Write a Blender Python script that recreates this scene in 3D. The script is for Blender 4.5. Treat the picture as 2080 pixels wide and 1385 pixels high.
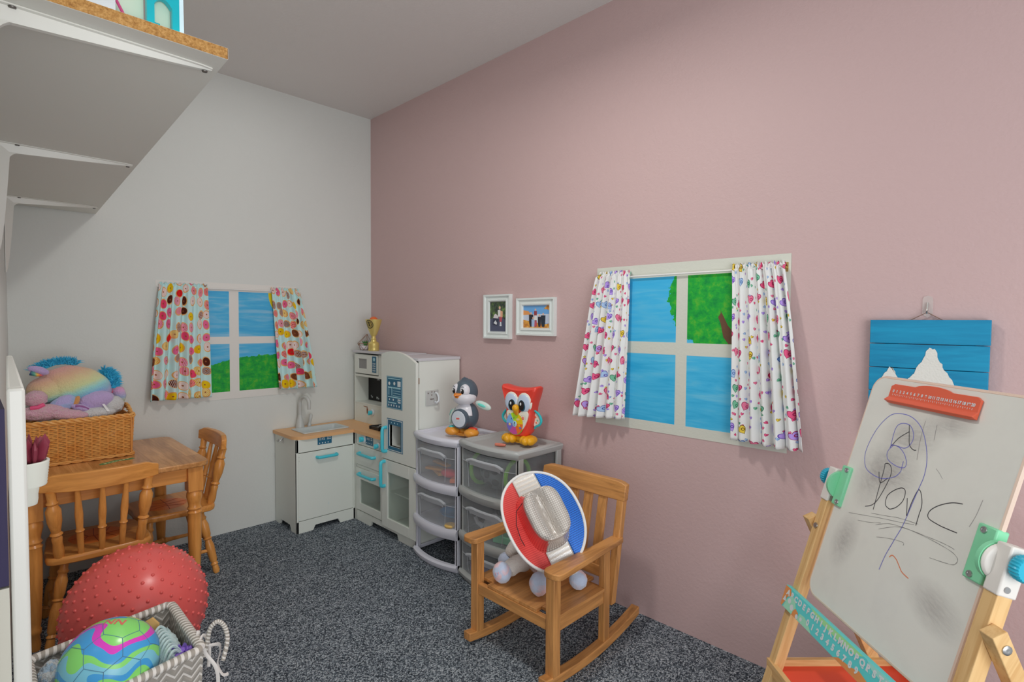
import bpy, math, random
from math import sin, cos, pi, radians, sqrt, atan2
from mathutils import Vector, Matrix, noise

# ------------------------------------------------------------------ clear
for o in list(bpy.data.objects):
    bpy.data.objects.remove(o)
SC = bpy.context.scene
COL = SC.collection
random.seed(7)

# ------------------------------------------------------------------ camera
AZ, PT, RL = radians(44.556), radians(2.015), radians(.376)
fw = Vector((cos(AZ)*cos(PT), sin(AZ)*cos(PT), -sin(PT)))
rt = Vector((sin(AZ), -cos(AZ), 0)); up = rt.cross(fw)
r2 = rt*cos(RL)+up*sin(RL); u2 = -rt*sin(RL)+up*cos(RL)
cam = bpy.data.cameras.new('camera'); camo = bpy.data.objects.new('camera', cam); COL.objects.link(camo)
camo.matrix_world = Matrix(((r2.x, u2.x, -fw.x, 0), (r2.y, u2.y, -fw.y, 0), (r2.z, u2.z, -fw.z, 1.148), (0, 0, 0, 1)))
cam.sensor_width = 36; cam.lens = 36*1091/2080; cam.clip_start = .01
SC.camera = camo

# ------------------------------------------------------------------ light and exposure
wd = bpy.data.worlds.new('world'); SC.world = wd; wd.use_nodes = True
wd.node_tree.nodes['Background'].inputs[0].default_value = (.93, .97, 1, 1)
wd.node_tree.nodes['Background'].inputs[1].default_value = .6
def area(name, loc, size, power, color=(1, 1, 1), rot=(0, 0, 0), shape='DISK', size_y=None):
    l = bpy.data.lights.new(name, 'AREA'); l.energy = power; l.size = size; l.shape = shape; l.color = color
    if size_y: l.size_y = size_y
    o = bpy.data.objects.new(name, l); o.location = loc; o.rotation_euler = rot; COL.objects.link(o); return o
area('ceiling_lamp', (.88, 1.12, 2.27), .15, 10.5, (1, .975, .93))
area('added_ceiling_fill', (1.0, 2.2, 2.42), .7, 2.0, (1, .985, .96), (0, 0, 0), 'RECTANGLE', 1.2)  # added soft fill overhead, evens out the far corner; no fixture there
area('added_rear_fill', (.15, -1.25, .90), 1.5, 27, (.99, .99, 1), (radians(86), 0, radians(-18)), 'RECTANGLE', 1.5)  # added fill light behind the camera, lifts the lower walls
vs = SC.view_settings
vs.view_transform = 'Standard'; vs.look = 'None'; vs.gamma = 1; vs.use_curve_mapping = False; vs.exposure = -.06

# ------------------------------------------------------------------ helpers
def lin(c):
    c /= 255
    return c/12.92 if c <= .04045 else ((c+.055)/1.055)**2.4
KALB = 1.9
def D(r, g, b, k=1.0):
    v = [lin(c)*KALB*k for c in (r, g, b)]; q = min(1, .86/max(v)); return tuple(c*q for c in v)+(1,)

class NT:
    def __init__(s, name):
        s.m = bpy.data.materials.new(name); s.m.use_nodes = True; s.t = s.m.node_tree; s.n = s.t.nodes
        s.bs = s.n['Principled BSDF']; s.out = s.n['Material Output']
    def new(s, typ, **kw):
        n = s.n.new(typ)
        for k, v in kw.items():
            if k.startswith('i_'): n.inputs[k[2:].replace('_', ' ')].default_value = v
            else: setattr(n, k, v)
        return n
    def link(s, a, b): s.t.links.new(a, b)
    def math(s, op, a, b=None, c=None):
        n = s.n.new('ShaderNodeMath'); n.operation = op
        for i, v in enumerate((a, b, c)):
            if v is None: continue
            if isinstance(v, (int, float)): n.inputs[i].default_value = v
            else: s.link(v, n.inputs[i])
        return n.outputs[0]
    def mix(s, f, a, b):
        n = s.n.new('ShaderNodeMix'); n.data_type = 'RGBA'
        for sock, v in ((n.inputs[0], f), (n.inputs[6], a), (n.inputs[7], b)):
            if isinstance(v, (int, float, tuple)): sock.default_value = v
            else: s.link(v, sock)
        return n.outputs[2]
    def ramp(s, f, stops, const=False):
        n = s.n.new('ShaderNodeValToRGB'); e = n.color_ramp.elements
        if const: n.color_ramp.interpolation = 'CONSTANT'
        while len(e) < len(stops): e.new(.5)
        for x, (p, c) in zip(e, stops): x.position = p; x.color = c
        s.link(f, n.inputs[0]); return n.outputs[0]
    def coord(s, kind='Object', scale=(1, 1, 1), loc=(0, 0, 0), rot=(0, 0, 0)):
        c = s.n.new('ShaderNodeTexCoord'); m = s.n.new('ShaderNodeMapping')
        m.inputs['Scale'].default_value = scale; m.inputs['Location'].default_value = loc; m.inputs['Rotation'].default_value = rot
        s.link(c.outputs[kind], m.inputs[0]); return m.outputs[0]
    def noise(s, vec, scale, detail=3, rough=.5, dist=0):
        n = s.n.new('ShaderNodeTexNoise'); n.inputs['Scale'].default_value = scale; n.inputs['Detail'].default_value = detail
        n.inputs['Roughness'].default_value = rough; n.inputs['Distortion'].default_value = dist
        s.link(vec, n.inputs['Vector']); return n.outputs[0]
    def bump(s, h, strength=.3, dist=.002):
        n = s.n.new('ShaderNodeBump'); n.inputs['Strength'].default_value = strength; n.inputs['Distance'].default_value = dist
        s.link(h, n.inputs['Height']); s.link(n.outputs[0], s.bs.inputs['Normal']); return n
    def base(s, c):
        if isinstance(c, tuple): s.bs.inputs['Base Color'].default_value = c
        else: s.link(c, s.bs.inputs['Base Color'])
    def set(s, rough=.5, metal=0, spec=.5, **kw):
        s.bs.inputs['Roughness'].default_value = rough; s.bs.inputs['Metallic'].default_value = metal
        s.bs.inputs['Specular IOR Level'].default_value = spec
        for k, v in kw.items(): s.bs.inputs[k.replace('_', ' ')].default_value = v
        return s

MC = {}
def plain(name, col, rough=.45, metal=0, spec=.5, bump=None, var=0):
    if name in MC: return MC[name]
    m = NT(name); m.set(rough, metal, spec)
    if var:
        v = m.coord('Object'); n = m.noise(v, 14, 4)
        m.base(m.mix(n, tuple(c*(1-var) for c in col[:3])+(1,), tuple(min(1, c*(1+var)) for c in col[:3])+(1,)))
    else: m.base(col)
    if bump:
        v = m.coord('Object'); m.bump(m.noise(v, bump[0], 2), bump[1], bump[2])
    MC[name] = m.m; return m.m

def wood(name, c1, c2, axis='X', rough=.38, scale=1.0):
    if name in MC: return MC[name]
    m = NT(name); m.set(rough, 0, .4)
    k = {'X': (.09, 1, 1), 'Y': (1, .09, 1), 'Z': (1, 1, .09)}[axis]
    v = m.coord('Object', tuple(a*scale for a in k))
    n1 = m.noise(v, 60, 5, .6, .6); n2 = m.noise(v, 18, 3, .5, 1.5)
    f = m.math('ADD', m.math('MULTIPLY', n1, .55), m.math('MULTIPLY', n2, .5))
    m.base(m.ramp(f, [(.36, c1), (.62, c2)]))
    m.bump(n1, .15, .0008)
    MC[name] = m.m; return m.m

class MB:
    """collects geometry in world (or thing) coordinates; build() links it as one mesh object"""
    def __init__(s): s.v = []; s.f = []; s.mi = []; s.uv = []; s.cur = 0
    def add(s, vs, fs, uvs=None):
        b = len(s.v); s.v += [tuple(v) for v in vs]
        for i, f in enumerate(fs):
            s.f.append(tuple(b+j for j in f)); s.mi.append(s.cur)
            s.uv.append([uvs[j] for j in f] if uvs else None)
        return s
    def box(s, a, b, M=None):
        x0, y0, z0 = [min(p, q) for p, q in zip(a, b)]; x1, y1, z1 = [max(p, q) for p, q in zip(a, b)]
        vs = [Vector(p) for p in ((x0,y0,z0),(x1,y0,z0),(x1,y1,z0),(x0,y1,z0),(x0,y0,z1),(x1,y0,z1),(x1,y1,z1),(x0,y1,z1))]
        if M: vs = [M @ v for v in vs]
        return s.add(vs, [(0,3,2,1),(4,5,6,7),(0,1,5,4),(1,2,6,5),(2,3,7,6),(3,0,4,7)])
    def prism(s, poly, off):
        """planar polygon (3d points) extruded by vector off"""
        n = len(poly); P = [Vector(p) for p in poly]; O = Vector(off)
        vs = P+[p+O for p in P]
        nrm = Vector((0, 0, 0))
        for i in range(n): nrm += P[i].cross(P[(i+1) % n])
        flip = nrm.dot(O) > 0
        top = tuple(range(n, 2*n)); bot = tuple(reversed(range(n)))
        sides = [(i, (i+1) % n, n+(i+1) % n, n+i) for i in range(n)]
        if not flip: top, bot = tuple(reversed(top)), tuple(reversed(bot)); sides = [tuple(reversed(q)) for q in sides]
        return s.add(vs, [top, bot]+sides)
    def loft(s, rings, close=True, capa=True, capb=True):
        n = len(rings[0]); vs = [p for r in rings for p in r]; fs = []
        for k in range(len(rings)-1):
            for i in range(n if close else n-1):
                j = (i+1) % n
                fs.append((k*n+i, k*n+j, (k+1)*n+j, (k+1)*n+i))
        if capa: fs.append(tuple(reversed(range(n))))
        if capb: fs.append(tuple((len(rings)-1)*n+i for i in range(n)))
        return s.add(vs, fs)
    def lathe(s, prof, p0, axis=(0, 0, 1), n=20, sx=1, sy=1):
        """prof: list of (r, h) measured along axis from p0"""
        a = Vector(axis).normalized(); t = Vector((1, 0, 0)) if abs(a.x) < .9 else Vector((0, 1, 0))
        e1 = (t-a*t.dot(a)).normalized(); e2 = a.cross(e1); p0 = Vector(p0)
        rings = [[p0+a*h+e1*(r*sx*cos(2*pi*i/n))+e2*(r*sy*sin(2*pi*i/n)) for i in range(n)] for r, h in prof]
        return s.loft(rings)
    def cyl(s, p0, p1, r0, r1=None, n=14):
        r1 = r0 if r1 is None else r1; d = Vector(p1)-Vector(p0)
        return s.lathe([(r0, 0), (r1, d.length)], p0, d, n)
    def turned(s, p0, p1, prof, n=14):
        d = Vector(p1)-Vector(p0); L = d.length
        return s.lathe([(r, t*L) for t, r in prof], p0, d, n)
    def tube(s, pts, r, n=8, closed=False, sy=1.0):
        P = [Vector(p) for p in pts]; m = len(P); rings = []; prev = None
        for i, p in enumerate(P):
            a = P[(i-1) % m] if (closed or i > 0) else p; b = P[(i+1) % m] if (closed or i < m-1) else p
            d = (b-a)
            d = d.normalized() if d.length > 1e-9 else Vector((0, 0, 1))
            if prev is None:
                t = Vector((0, 0, 1)) if abs(d.z) < .9 else Vector((1, 0, 0)); e = (t-d*t.dot(d)).normalized()
            else: e = (prev-d*prev.dot(d)).normalized()
            prev = e; g = d.cross(e); rr = r[i] if isinstance(r, (list, tuple)) else r
            rings.append([p+e*(rr*cos(2*pi*k/n))+g*(rr*sy*sin(2*pi*k/n)) for k in range(n)])
        if closed: rings.append(rings[0]); return s.loft(rings, True, False, False)
        return s.loft(rings)
    def ell(s, c, r, M=None, nu=24, nv=14, fn=None):
        c = Vector(c); vs = []; fs = []
        for j in range(nv+1):
            th = pi*j/nv
            for i in range(nu):
                ph = 2*pi*i/nu; p = Vector((sin(th)*cos(ph), sin(th)*sin(ph), cos(th)))
                q = Vector((p.x*r[0], p.y*r[1], p.z*r[2]))
                if fn: q = fn(p, q)
                if M: q = M @ q
                vs.append(c+q)
        for j in range(nv):
            for i in range(nu):
                k = (i+1) % nu; fs.append((j*nu+i, (j+1)*nu+i, (j+1)*nu+k, j*nu+k))
        return s.add(vs, fs)
    def grid(s, fn, nu, nv, uvfn=None):
        vs = [fn(i/nu, j/nv) for j in range(nv+1) for i in range(nu+1)]
        uv = [(uvfn(i/nu, j/nv) if uvfn else (i/nu, j/nv)) for j in range(nv+1) for i in range(nu+1)]
        fs = [(j*(nu+1)+i, j*(nu+1)+i+1, (j+1)*(nu+1)+i+1, (j+1)*(nu+1)+i) for j in range(nv) for i in range(nu)]
        return s.add(vs, fs, uv)
    def poly(s, pts): return s.add(pts, [tuple(range(len(pts)))])
    def build(s, name, mat, parent=None, bevel=0, smooth=True, sub=0, solid=0, merge=False, seg=2):
        me = bpy.data.meshes.new(name)
        off = Vector((0, 0, 0)); p = parent
        while p is not None: off += p.location; p = p.parent
        if parent is not None and parent.get('localspace'): off = Vector((0, 0, 0))
        me.from_pydata([tuple(Vector(v)-off) for v in s.v], [], s.f)
        mats = mat if isinstance(mat, (list, tuple)) else [mat]
        for m in mats: me.materials.append(m)
        for pl, mi in zip(me.polygons, s.mi): pl.material_index = min(mi, len(mats)-1)
        if any(u for u in s.uv):
            ul = me.uv_layers.new(name='UVMap'); k = 0
            for pl, u in zip(me.polygons, s.uv):
                for q in range(len(pl.vertices)):
                    if u: ul.data[k].uv = u[q]
                    k += 1
        if smooth:
            me.polygons.foreach_set('use_smooth', [True]*len(me.polygons))
            me.set_sharp_from_angle(angle=radians(38))
        me.update()
        o = bpy.data.objects.new(name, me); COL.objects.link(o)
        if parent is not None:
            o.parent = parent
            if parent.get('localspace'): o['localspace'] = 1
        if merge:
            w = o.modifiers.new('weld', 'WELD'); w.merge_threshold = 1e-5
        if solid:
            m = o.modifiers.new('solid', 'SOLIDIFY'); m.thickness = solid; m.offset = 0
        if bevel:
            b = o.modifiers.new('bevel', 'BEVEL'); b.width = bevel; b.segments = seg; b.limit_method = 'ANGLE'; b.angle_limit = radians(40)
            b.harden_normals = False
        if sub:
            m = o.modifiers.new('sub', 'SUBSURF'); m.levels = sub; m.render_levels = sub
        return o

def thing(name, label, cat, loc=(0, 0, 0), group=None, local=False):
    o = bpy.data.objects.new(name, None); COL.objects.link(o); o.location = loc; o.empty_display_size = .05
    o['label'] = label; o['category'] = cat
    if group: o['group'] = group
    if local: o['localspace'] = 1
    return o
def tag(o, label, cat, group=None, kind=None):
    o['label'] = label; o['category'] = cat
    if group: o['group'] = group
    if kind: o['kind'] = kind
    return o
def struct(o): o['kind'] = 'structure'; return o
def copy_tree(o, parent=None):
    c = o.copy(); COL.objects.link(c)
    if parent is not None: c.parent = parent
    for ch in [x for x in bpy.data.objects if x.parent == o]: copy_tree(ch, c)
    return c
def box(a, b): return MB().box(a, b)

def text(name, body, mat, origin, ux, uy, size, parent=None, depth=.0006, align='CENTER', spacing=1.0, bold=0.0, fn=None):
    """real lettering laid on a surface: origin + ux (reading direction) + uy (up)"""
    cu = bpy.data.curves.new(name, 'FONT'); cu.body = body; cu.size = size; cu.align_x = align; cu.align_y = 'CENTER'
    cu.space_character = spacing; cu.extrude = depth/2; cu.offset = bold
    o = bpy.data.objects.new(name, cu); COL.objects.link(o)
    bpy.context.view_layer.update()
    me = bpy.data.meshes.new_from_object(o.evaluated_get(bpy.context.evaluated_depsgraph_get()))
    bpy.data.objects.remove(o); bpy.data.curves.remove(cu)
    ux = Vector(ux).normalized(); uy = Vector(uy).normalized(); nz = ux.cross(uy); O = Vector(origin)
    off = Vector((0, 0, 0)); p = parent
    while p is not None: off += p.location; p = p.parent
    if parent is not None and parent.get('localspace'): off = Vector((0, 0, 0))
    for v in me.vertices:
        q = Vector(fn(v.co)) if fn else O+ux*v.co.x+uy*v.co.y+nz*(v.co.z+depth/2)
        v.co = q-off
    me.materials.clear(); me.materials.append(mat)
    r = bpy.data.objects.new(name, me); COL.objects.link(r)
    if parent is not None: r.parent = parent
    return r

PW, WW, HH = 1.846, 3.104, 2.44       # pink wall x, white wall y, ceiling height
def lwx(y): return -.05+.172*y/3.104  # left wall surface

# ------------------------------------------------------------------ wall / floor materials
def paint(name, col, bs=.35):
    m = NT(name); m.set(.55, 0, .35)
    v = m.coord('Object'); n = m.noise(v, 95, 3, .55); n2 = m.noise(v, 3, 2)
    m.base(m.mix(n2, tuple(c*.975 for c in col[:3])+(1,), col))
    m.bump(n, bs, .0022); return m.m
M_white = paint('white_wall_paint', D(170, 173, 170))
M_pink = paint('pink_wall_paint', D(156, 134, 133), .5)
M_ceil = paint('ceiling_paint', D(172, 170, 168), .5)
def carpet_mat():
    m = NT('carpet'); m.set(.95, 0, .1)
    v = m.coord('Object')
    def cells(sc):
        vo = m.new('ShaderNodeTexVoronoi'); vo.voronoi_dimensions = '2D'; vo.inputs['Scale'].default_value = sc; m.link(v, vo.inputs['Vector'])
        c = m.new('ShaderNodeSeparateColor'); m.link(vo.outputs['Color'], c.inputs[0]); return c.outputs[0], vo.outputs['Distance']
    n, dn = cells(250); n3, d3 = cells(520); b = m.noise(v, 7, 3, .5)
    f = m.math('ADD', m.math('ADD', m.math('MULTIPLY', n, .68), m.math('MULTIPLY', n3, .32)), m.math('MULTIPLY', m.math('SUBTRACT', b, .5), .16))
    m.base(m.ramp(f, [(.12, D(36, 41, 47)), (.40, D(72, 80, 88)), (.60, D(116, 125, 133)), (.84, D(188, 196, 202))]))
    m.bump(m.math('ADD', dn, m.math('MULTIPLY', n3, .5)), 1.0, .005); return m.m
M_carpet = carpet_mat()

# ------------------------------------------------------------------ room shell
struct(box((-.6, -.7, -.06), (PW+.1, WW+.1, 0)).build('floor', M_carpet, smooth=False))
struct(box((-.6, -.7, HH), (PW+.1, WW+.1, HH+.06)).build('ceiling', M_ceil, smooth=False))
struct(box((-.3, WW, 0), (PW+.1, WW+.1, HH)).build('wall_back', M_white, smooth=False))
struct(box((PW, -.7, 0), (PW+.1, WW, HH)).build('wall_right', M_pink, smooth=False))
a = MB(); a.prism([(lwx(.5)-.1, .5, 0), (lwx(.5), .5, 0), (lwx(WW), WW, 0), (lwx(WW)-.1, WW, 0)], (0, 0, HH))
struct(a.build('wall_left', M_white, smooth=False))

# ------------------------------------------------------------------ common materials
P_white = plain('white_laminate', D(180, 184, 178), .4)
P_white2 = plain('white_plastic', D(196, 202, 206), .3)
P_dark = plain('dark_gap', D(30, 30, 32), .6)
P_teal = plain('teal_plastic', D(58, 158, 172), .3)
P_navy = plain('navy_print', D(24, 78, 104), .4)
P_pale = plain('pale_print', D(150, 190, 200), .4)
P_prt = plain('white_print', D(205, 212, 214), .4)
P_metal = plain('brushed_metal', (.55, .54, .52, 1), .35, 1)
P_black = plain('black_plastic', D(20, 20, 22), .35)

# ------------------------------------------------------------------ painted windows (flat paint on the walls)
def sky_mat(name, hill=None, sun=None, tree=None, c=((46, 140, 182), (62, 158, 198), (132, 184, 206))):
    m = NT(name); m.set(.5, 0, .3)
    uvn = m.coord('UV'); sp = m.new('ShaderNodeSeparateXYZ'); m.link(uvn, sp.inputs[0]); X, Y = sp.outputs[0], sp.outputs[1]
    st = m.coord('UV', (2.0, 17, 1), rot=(0, 0, .06)); n = m.noise(st, 1.6, 5, .6, .9)
    st2 = m.coord('UV', (3.5, 40, 1), rot=(0, 0, -.08)); n2 = m.noise(st2, 1.2, 3, .6, .5)
    f = m.math('ADD', m.math('MULTIPLY', n, .7), m.math('MULTIPLY', n2, .3))
    col = m.ramp(f, [(.36, D(*c[0])), (.5, D(*c[1])), (.66, D(*c[2]))])
    def green():
        g = m.coord('UV', (30, 30, 1)); gn = m.noise(g, 1, 5, .7)
        return m.ramp(gn, [(.35, D(10, 108, 48)), (.52, D(26, 132, 44)), (.68, D(72, 140, 40))])
    e = m.noise(m.coord('UV', (40, 40, 1)), 1, 3)
    if sun:
        d = m.math('SQRT', m.math('ADD', m.math('POWER', m.math('SUBTRACT', X, sun[0]), 2), m.math('POWER', m.math('SUBTRACT', Y, sun[1]), 2)))
        col = m.mix(m.math('LESS_THAN', d, sun[2]), col, D(214, 190, 16))
    if hill:
        h = m.math('ADD', m.math('MULTIPLY', m.math('SINE', m.math('MULTIPLY', m.math('ADD', X, hill[2]), hill[3])), hill[1]), hill[0])
        h = m.math('ADD', h, m.math('MULTIPLY', m.math('SUBTRACT', e, .5), .03))
        col = m.mix(m.math('LESS_THAN', Y, h), col, green())
    if tree:
        for (tx, ty, tr) in tree:
            d = m.math('SQRT', m.math('ADD', m.math('POWER', m.math('SUBTRACT', X, tx), 2), m.math('POWER', m.math('SUBTRACT', Y, ty), 2)))
            d = m.math('ADD', d, m.math('MULTIPLY', m.math('SUBTRACT', e, .5), .07))
            col = m.mix(m.math('LESS_THAN', d, tr), col, green())
    m.base(col); return m.m
P_frame = plain('painted_frame_white', D(163, 165, 156), .5, bump=(95, .35, .002))
P_framew = plain('painted_frame_offwhite', D(176, 175, 171), .5, bump=(95, .25, .002))
def pane(x0, y0, x1, y1, U, V0):  # uv in metres from the picture's lower left
    pass
# --- donut-curtain window on the white wall: picture x .885..1.235 (behind curtains to .66..1.38), z .765..1.302
t = thing('painted_window', 'window scene of blue sky and green hill painted on the white wall', 'mural', (1.01, WW-.001, 1.03))
a = MB()
fy = WW-.001
for (x0, x1, z0, z1) in ((.655, 1.355, 1.302, 1.345), (.655, 1.355, .725, .765), (.655, .70, .765, 1.302), (1.31, 1.355, .765, 1.302), (.989, 1.037, .765, 1.302), (.70, .989, 1.021, 1.060), (1.037, 1.31, 1.021, 1.060)):
    a.box((x0, fy-.0007, z0), (x1, fy, z1))
a.build('painted_frame', P_framew, t, smooth=False)
def wpane(par, x0, x1, z0, z1, mat, X0, Z0):
    m = MB(); y = fy-.0004
    m.add([(x0, y, z0), (x1, y, z0), (x1, y, z1), (x0, y, z1)], [(0, 1, 2, 3)], [(x0-X0, z0-Z0), (x1-X0, z0-Z0), (x1-X0, z1-Z0), (x0-X0, z1-Z0)])
    return m.build('painted_pane', mat, par, smooth=False)
M_sky1 = sky_mat('painted_sky_and_hill', hill=(.075, .115, .02, 3.1), sun=(.655, .535, .16), c=((44, 130, 176), (70, 156, 196), (128, 176, 204)))
for (x0, x1, z0, z1) in ((.70, .989, 1.06, 1.302), (1.037, 1.31, 1.06, 1.302), (.70, .989, .765, 1.021), (1.037, 1.31, .765, 1.021)):
    wpane(t, x0, x1, z0, z1, M_sky1, .70, .765)
# --- heart-curtain window on the pink wall, y .57..1.322, z .73..1.373
t = thing('painted_window', 'window scene of blue sky and leafy tree painted on the pink wall', 'mural', (PW-.001, .945, 1.05))
a = MB(); fx = PW-.001
for (y0, y1, z0, z1) in ((.572, 1.321, 1.322, 1.373), (.572, 1.321, .731, .770), (1.262, 1.321, .77, 1.322), (.572, .63, .77, 1.322), (.920, .964, .77, 1.322), (.964, 1.262, 1.030, 1.076), (.63, .920, 1.030, 1.076)):
    a.box((fx-.0007, y0, z0), (fx, y1, z1))
a.build('painted_frame', P_frame, t, smooth=False)
M_sky2 = sky_mat('painted_sky_and_tree', tree=((.45, .465, .182), (.60, .50, .14), (.53, .40, .10)), c=((40, 138, 180), (58, 154, 194), (84, 168, 202)))
M_sky3 = sky_mat('painted_sky', c=((34, 132, 172), (56, 152, 190), (92, 170, 200)))
for (y0, y1, z0, z1, mm) in ((.964, 1.262, 1.076, 1.322, M_sky2), (.63, .920, 1.076, 1.322, M_sky2), (.964, 1.262, .77, 1.030, M_sky3), (.63, .920, .77, 1.030, M_sky3)):
    m = MB(); x = fx-.0004; U = lambda y: 1.262-y
    m.add([(x, y1, z0), (x, y0, z0), (x, y0, z1), (x, y1, z1)], [(0, 1, 2, 3)], [(U(y1), z0-.77), (U(y0), z0-.77), (U(y0), z1-.77), (U(y1), z1-.77)])
    m.build('painted_pane', mm, t, smooth=False)
P_trunk = plain('painted_trunk', D(78, 52, 36), .6, var=.35)
a = MB(); x = fx-.0006
a.poly([(x, .802, 1.213), (x, .796, 1.185), (x, .806, 1.17), (x, .797, 1.15), (x, .786, 1.10), (x, .768, 1.077), (x, .735, 1.077), (x, .738, 1.105), (x, .77, 1.14), (x, .785, 1.17), (x, .798, 1.195)])
a.build('painted_trunk', P_trunk, t, smooth=False)

# ------------------------------------------------------------------ curtains
def uv_cells(m, scale, rnd=.75):
    uv = m.coord('UV', (scale, scale, 1))
    v = m.new('ShaderNodeTexVoronoi'); v.feature = 'F1'; v.voronoi_dimensions = '2D'; v.inputs['Scale'].default_value = 1; v.inputs['Randomness'].default_value = rnd
    m.link(uv, v.inputs['Vector'])
    sub = m.new('ShaderNodeVectorMath', operation='SUBTRACT'); m.link(uv, sub.inputs[0]); m.link(v.outputs['Position'], sub.inputs[1])
    col = m.new('ShaderNodeSeparateColor'); m.link(v.outputs['Color'], col.inputs[0])
    return sub.outputs[0], v.outputs['Distance'], col.outputs
def donut_mat():
    m = NT('donut_print_fabric'); m.set(.85, 0, .2)
    d, dist, c = uv_cells(m, 17.5, .5)
    rot = m.new('ShaderNodeVectorRotate', rotation_type='Z_AXIS'); m.link(d, rot.inputs['Vector']); m.link(m.math('MULTIPLY', c[1], 6.28), rot.inputs['Angle'])
    sp = m.new('ShaderNodeSeparateXYZ'); m.link(rot.outputs[0], sp.inputs[0])
    sq = m.math('SQRT', m.math('ADD', m.math('POWER', sp.outputs[0], 2), m.math('POWER', m.math('MULTIPLY', sp.outputs[1], 1.22), 2)))
    icing = m.ramp(c[0], [(0, D(232, 196, 20)), (.2, D(64, 26, 16)), (.36, D(226, 104, 150)), (.52, D(232, 210, 206)), (.7, D(176, 20, 26)), (.82, D(196, 60, 96)), (.92, D(96, 52, 30))], True)
    stripe = m.math('GREATER_THAN', m.math('SINE', m.math('MULTIPLY', m.math('ADD', sp.outputs[0], sp.outputs[1]), 46)), .45)
    stripe = m.math('MULTIPLY', stripe, m.math('GREATER_THAN', c[2], .45))
    icing = m.mix(stripe, icing, D(236, 214, 210))
    base = D(160, 188, 188)
    col = m.mix(m.math('LESS_THAN', sq, .45), base, D(196, 146, 84))
    off = m.math('SQRT', m.math('ADD', m.math('POWER', m.math('SUBTRACT', sp.outputs[0], .03), 2), m.math('POWER', m.math('MULTIPLY', m.math('SUBTRACT', sp.outputs[1], .02), 1.25), 2)))
    col = m.mix(m.math('LESS_THAN', off, .385), col, icing)
    col = m.mix(m.math('LESS_THAN', sq, .075), col, D(120, 70, 40))
    m.base(col); return m.m
def heart_mat():
    m = NT('heart_print_fabric'); m.set(.85, 0, .2)
    def layer(scale, rad, prev, rnd, seedoff, thin=-1):
        uv = m.coord('UV', (scale, scale, 1), (seedoff, seedoff*1.7, 0))
        v = m.new('ShaderNodeTexVoronoi'); v.feature = 'F1'; v.voronoi_dimensions = '2D'; v.inputs['Scale'].default_value = 1; v.inputs['Randomness'].default_value = rnd
        m.link(uv, v.inputs['Vector'])
        sub = m.new('ShaderNodeVectorMath', operation='SUBTRACT'); m.link(uv, sub.inputs[0]); m.link(v.outputs['Position'], sub.inputs[1])
        cs = m.new('ShaderNodeSeparateColor'); m.link(v.outputs['Color'], cs.inputs[0]); c = cs.outputs
        rot = m.new('ShaderNodeVectorRotate', rotation_type='Z_AXIS'); m.link(sub.outputs[0], rot.inputs['Vector'])
        m.link(m.math('MULTIPLY', m.math('SUBTRACT', c[1], .5), 1.6), rot.inputs['Angle'])
        sp = m.new('ShaderNodeSeparateXYZ'); m.link(rot.outputs[0], sp.inputs[0])
        X = m.math('DIVIDE', sp.outputs[0], rad); Y = m.math('DIVIDE', sp.outputs[1], rad)
        # heart: x^2 + (y - .8 sqrt|x|)^2 < 1
        yy_ = m.math('SUBTRACT', m.math('MULTIPLY', Y, 1.05), m.math('MULTIPLY', m.math('SQRT', m.math('ABSOLUTE', X)), .80))
        h = m.math('SUBTRACT', m.math('ADD', m.math('MULTIPLY', X, X), m.math('MULTIPLY', yy_, yy_)), 1)
        pal = m.ramp(c[0], [(0, D(196, 78, 116)), (.24, D(142, 118, 178)), (.44, D(150, 176, 206)), (.62, D(204, 178, 66)), (.74, D(92, 146, 120)), (.88, D(206, 112, 140))], True)
        palb = m.ramp(c[0], [(0, D(120, 26, 66)), (.26, D(74, 52, 130)), (.46, D(50, 76, 128)), (.62, D(90, 70, 24)), (.74, D(24, 84, 60)), (.88, D(130, 30, 70))], True)
        hd_ = m.math('GREATER_THAN', c[2], thin)
        col = m.mix(m.math('MULTIPLY', m.math('LESS_THAN', h, .05), hd_), prev, palb)
        col = m.mix(m.math('MULTIPLY', m.math('LESS_THAN', h, -.24), hd_), col, pal)
        sw = m.math('SQRT', m.math('ADD', m.math('POWER', m.math('SUBTRACT', X, .35), 2), m.math('POWER', m.math('SUBTRACT', Y, .35), 2)))
        ring = m.math('LESS_THAN', m.math('ABSOLUTE', m.math('SUBTRACT', sw, .3)), .09)
        return m.mix(m.math('MULTIPLY', m.math('MULTIPLY', ring, hd_), m.math('LESS_THAN', h, 0)), col, palb)
    col = layer(36, .16, D(178, 179, 178), .9, 3.3, .2)
    col = layer(17, .215, col, .5, 0)
    m.base(col); return m.m
M_donut = donut_mat(); M_heart = heart_mat()
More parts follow.
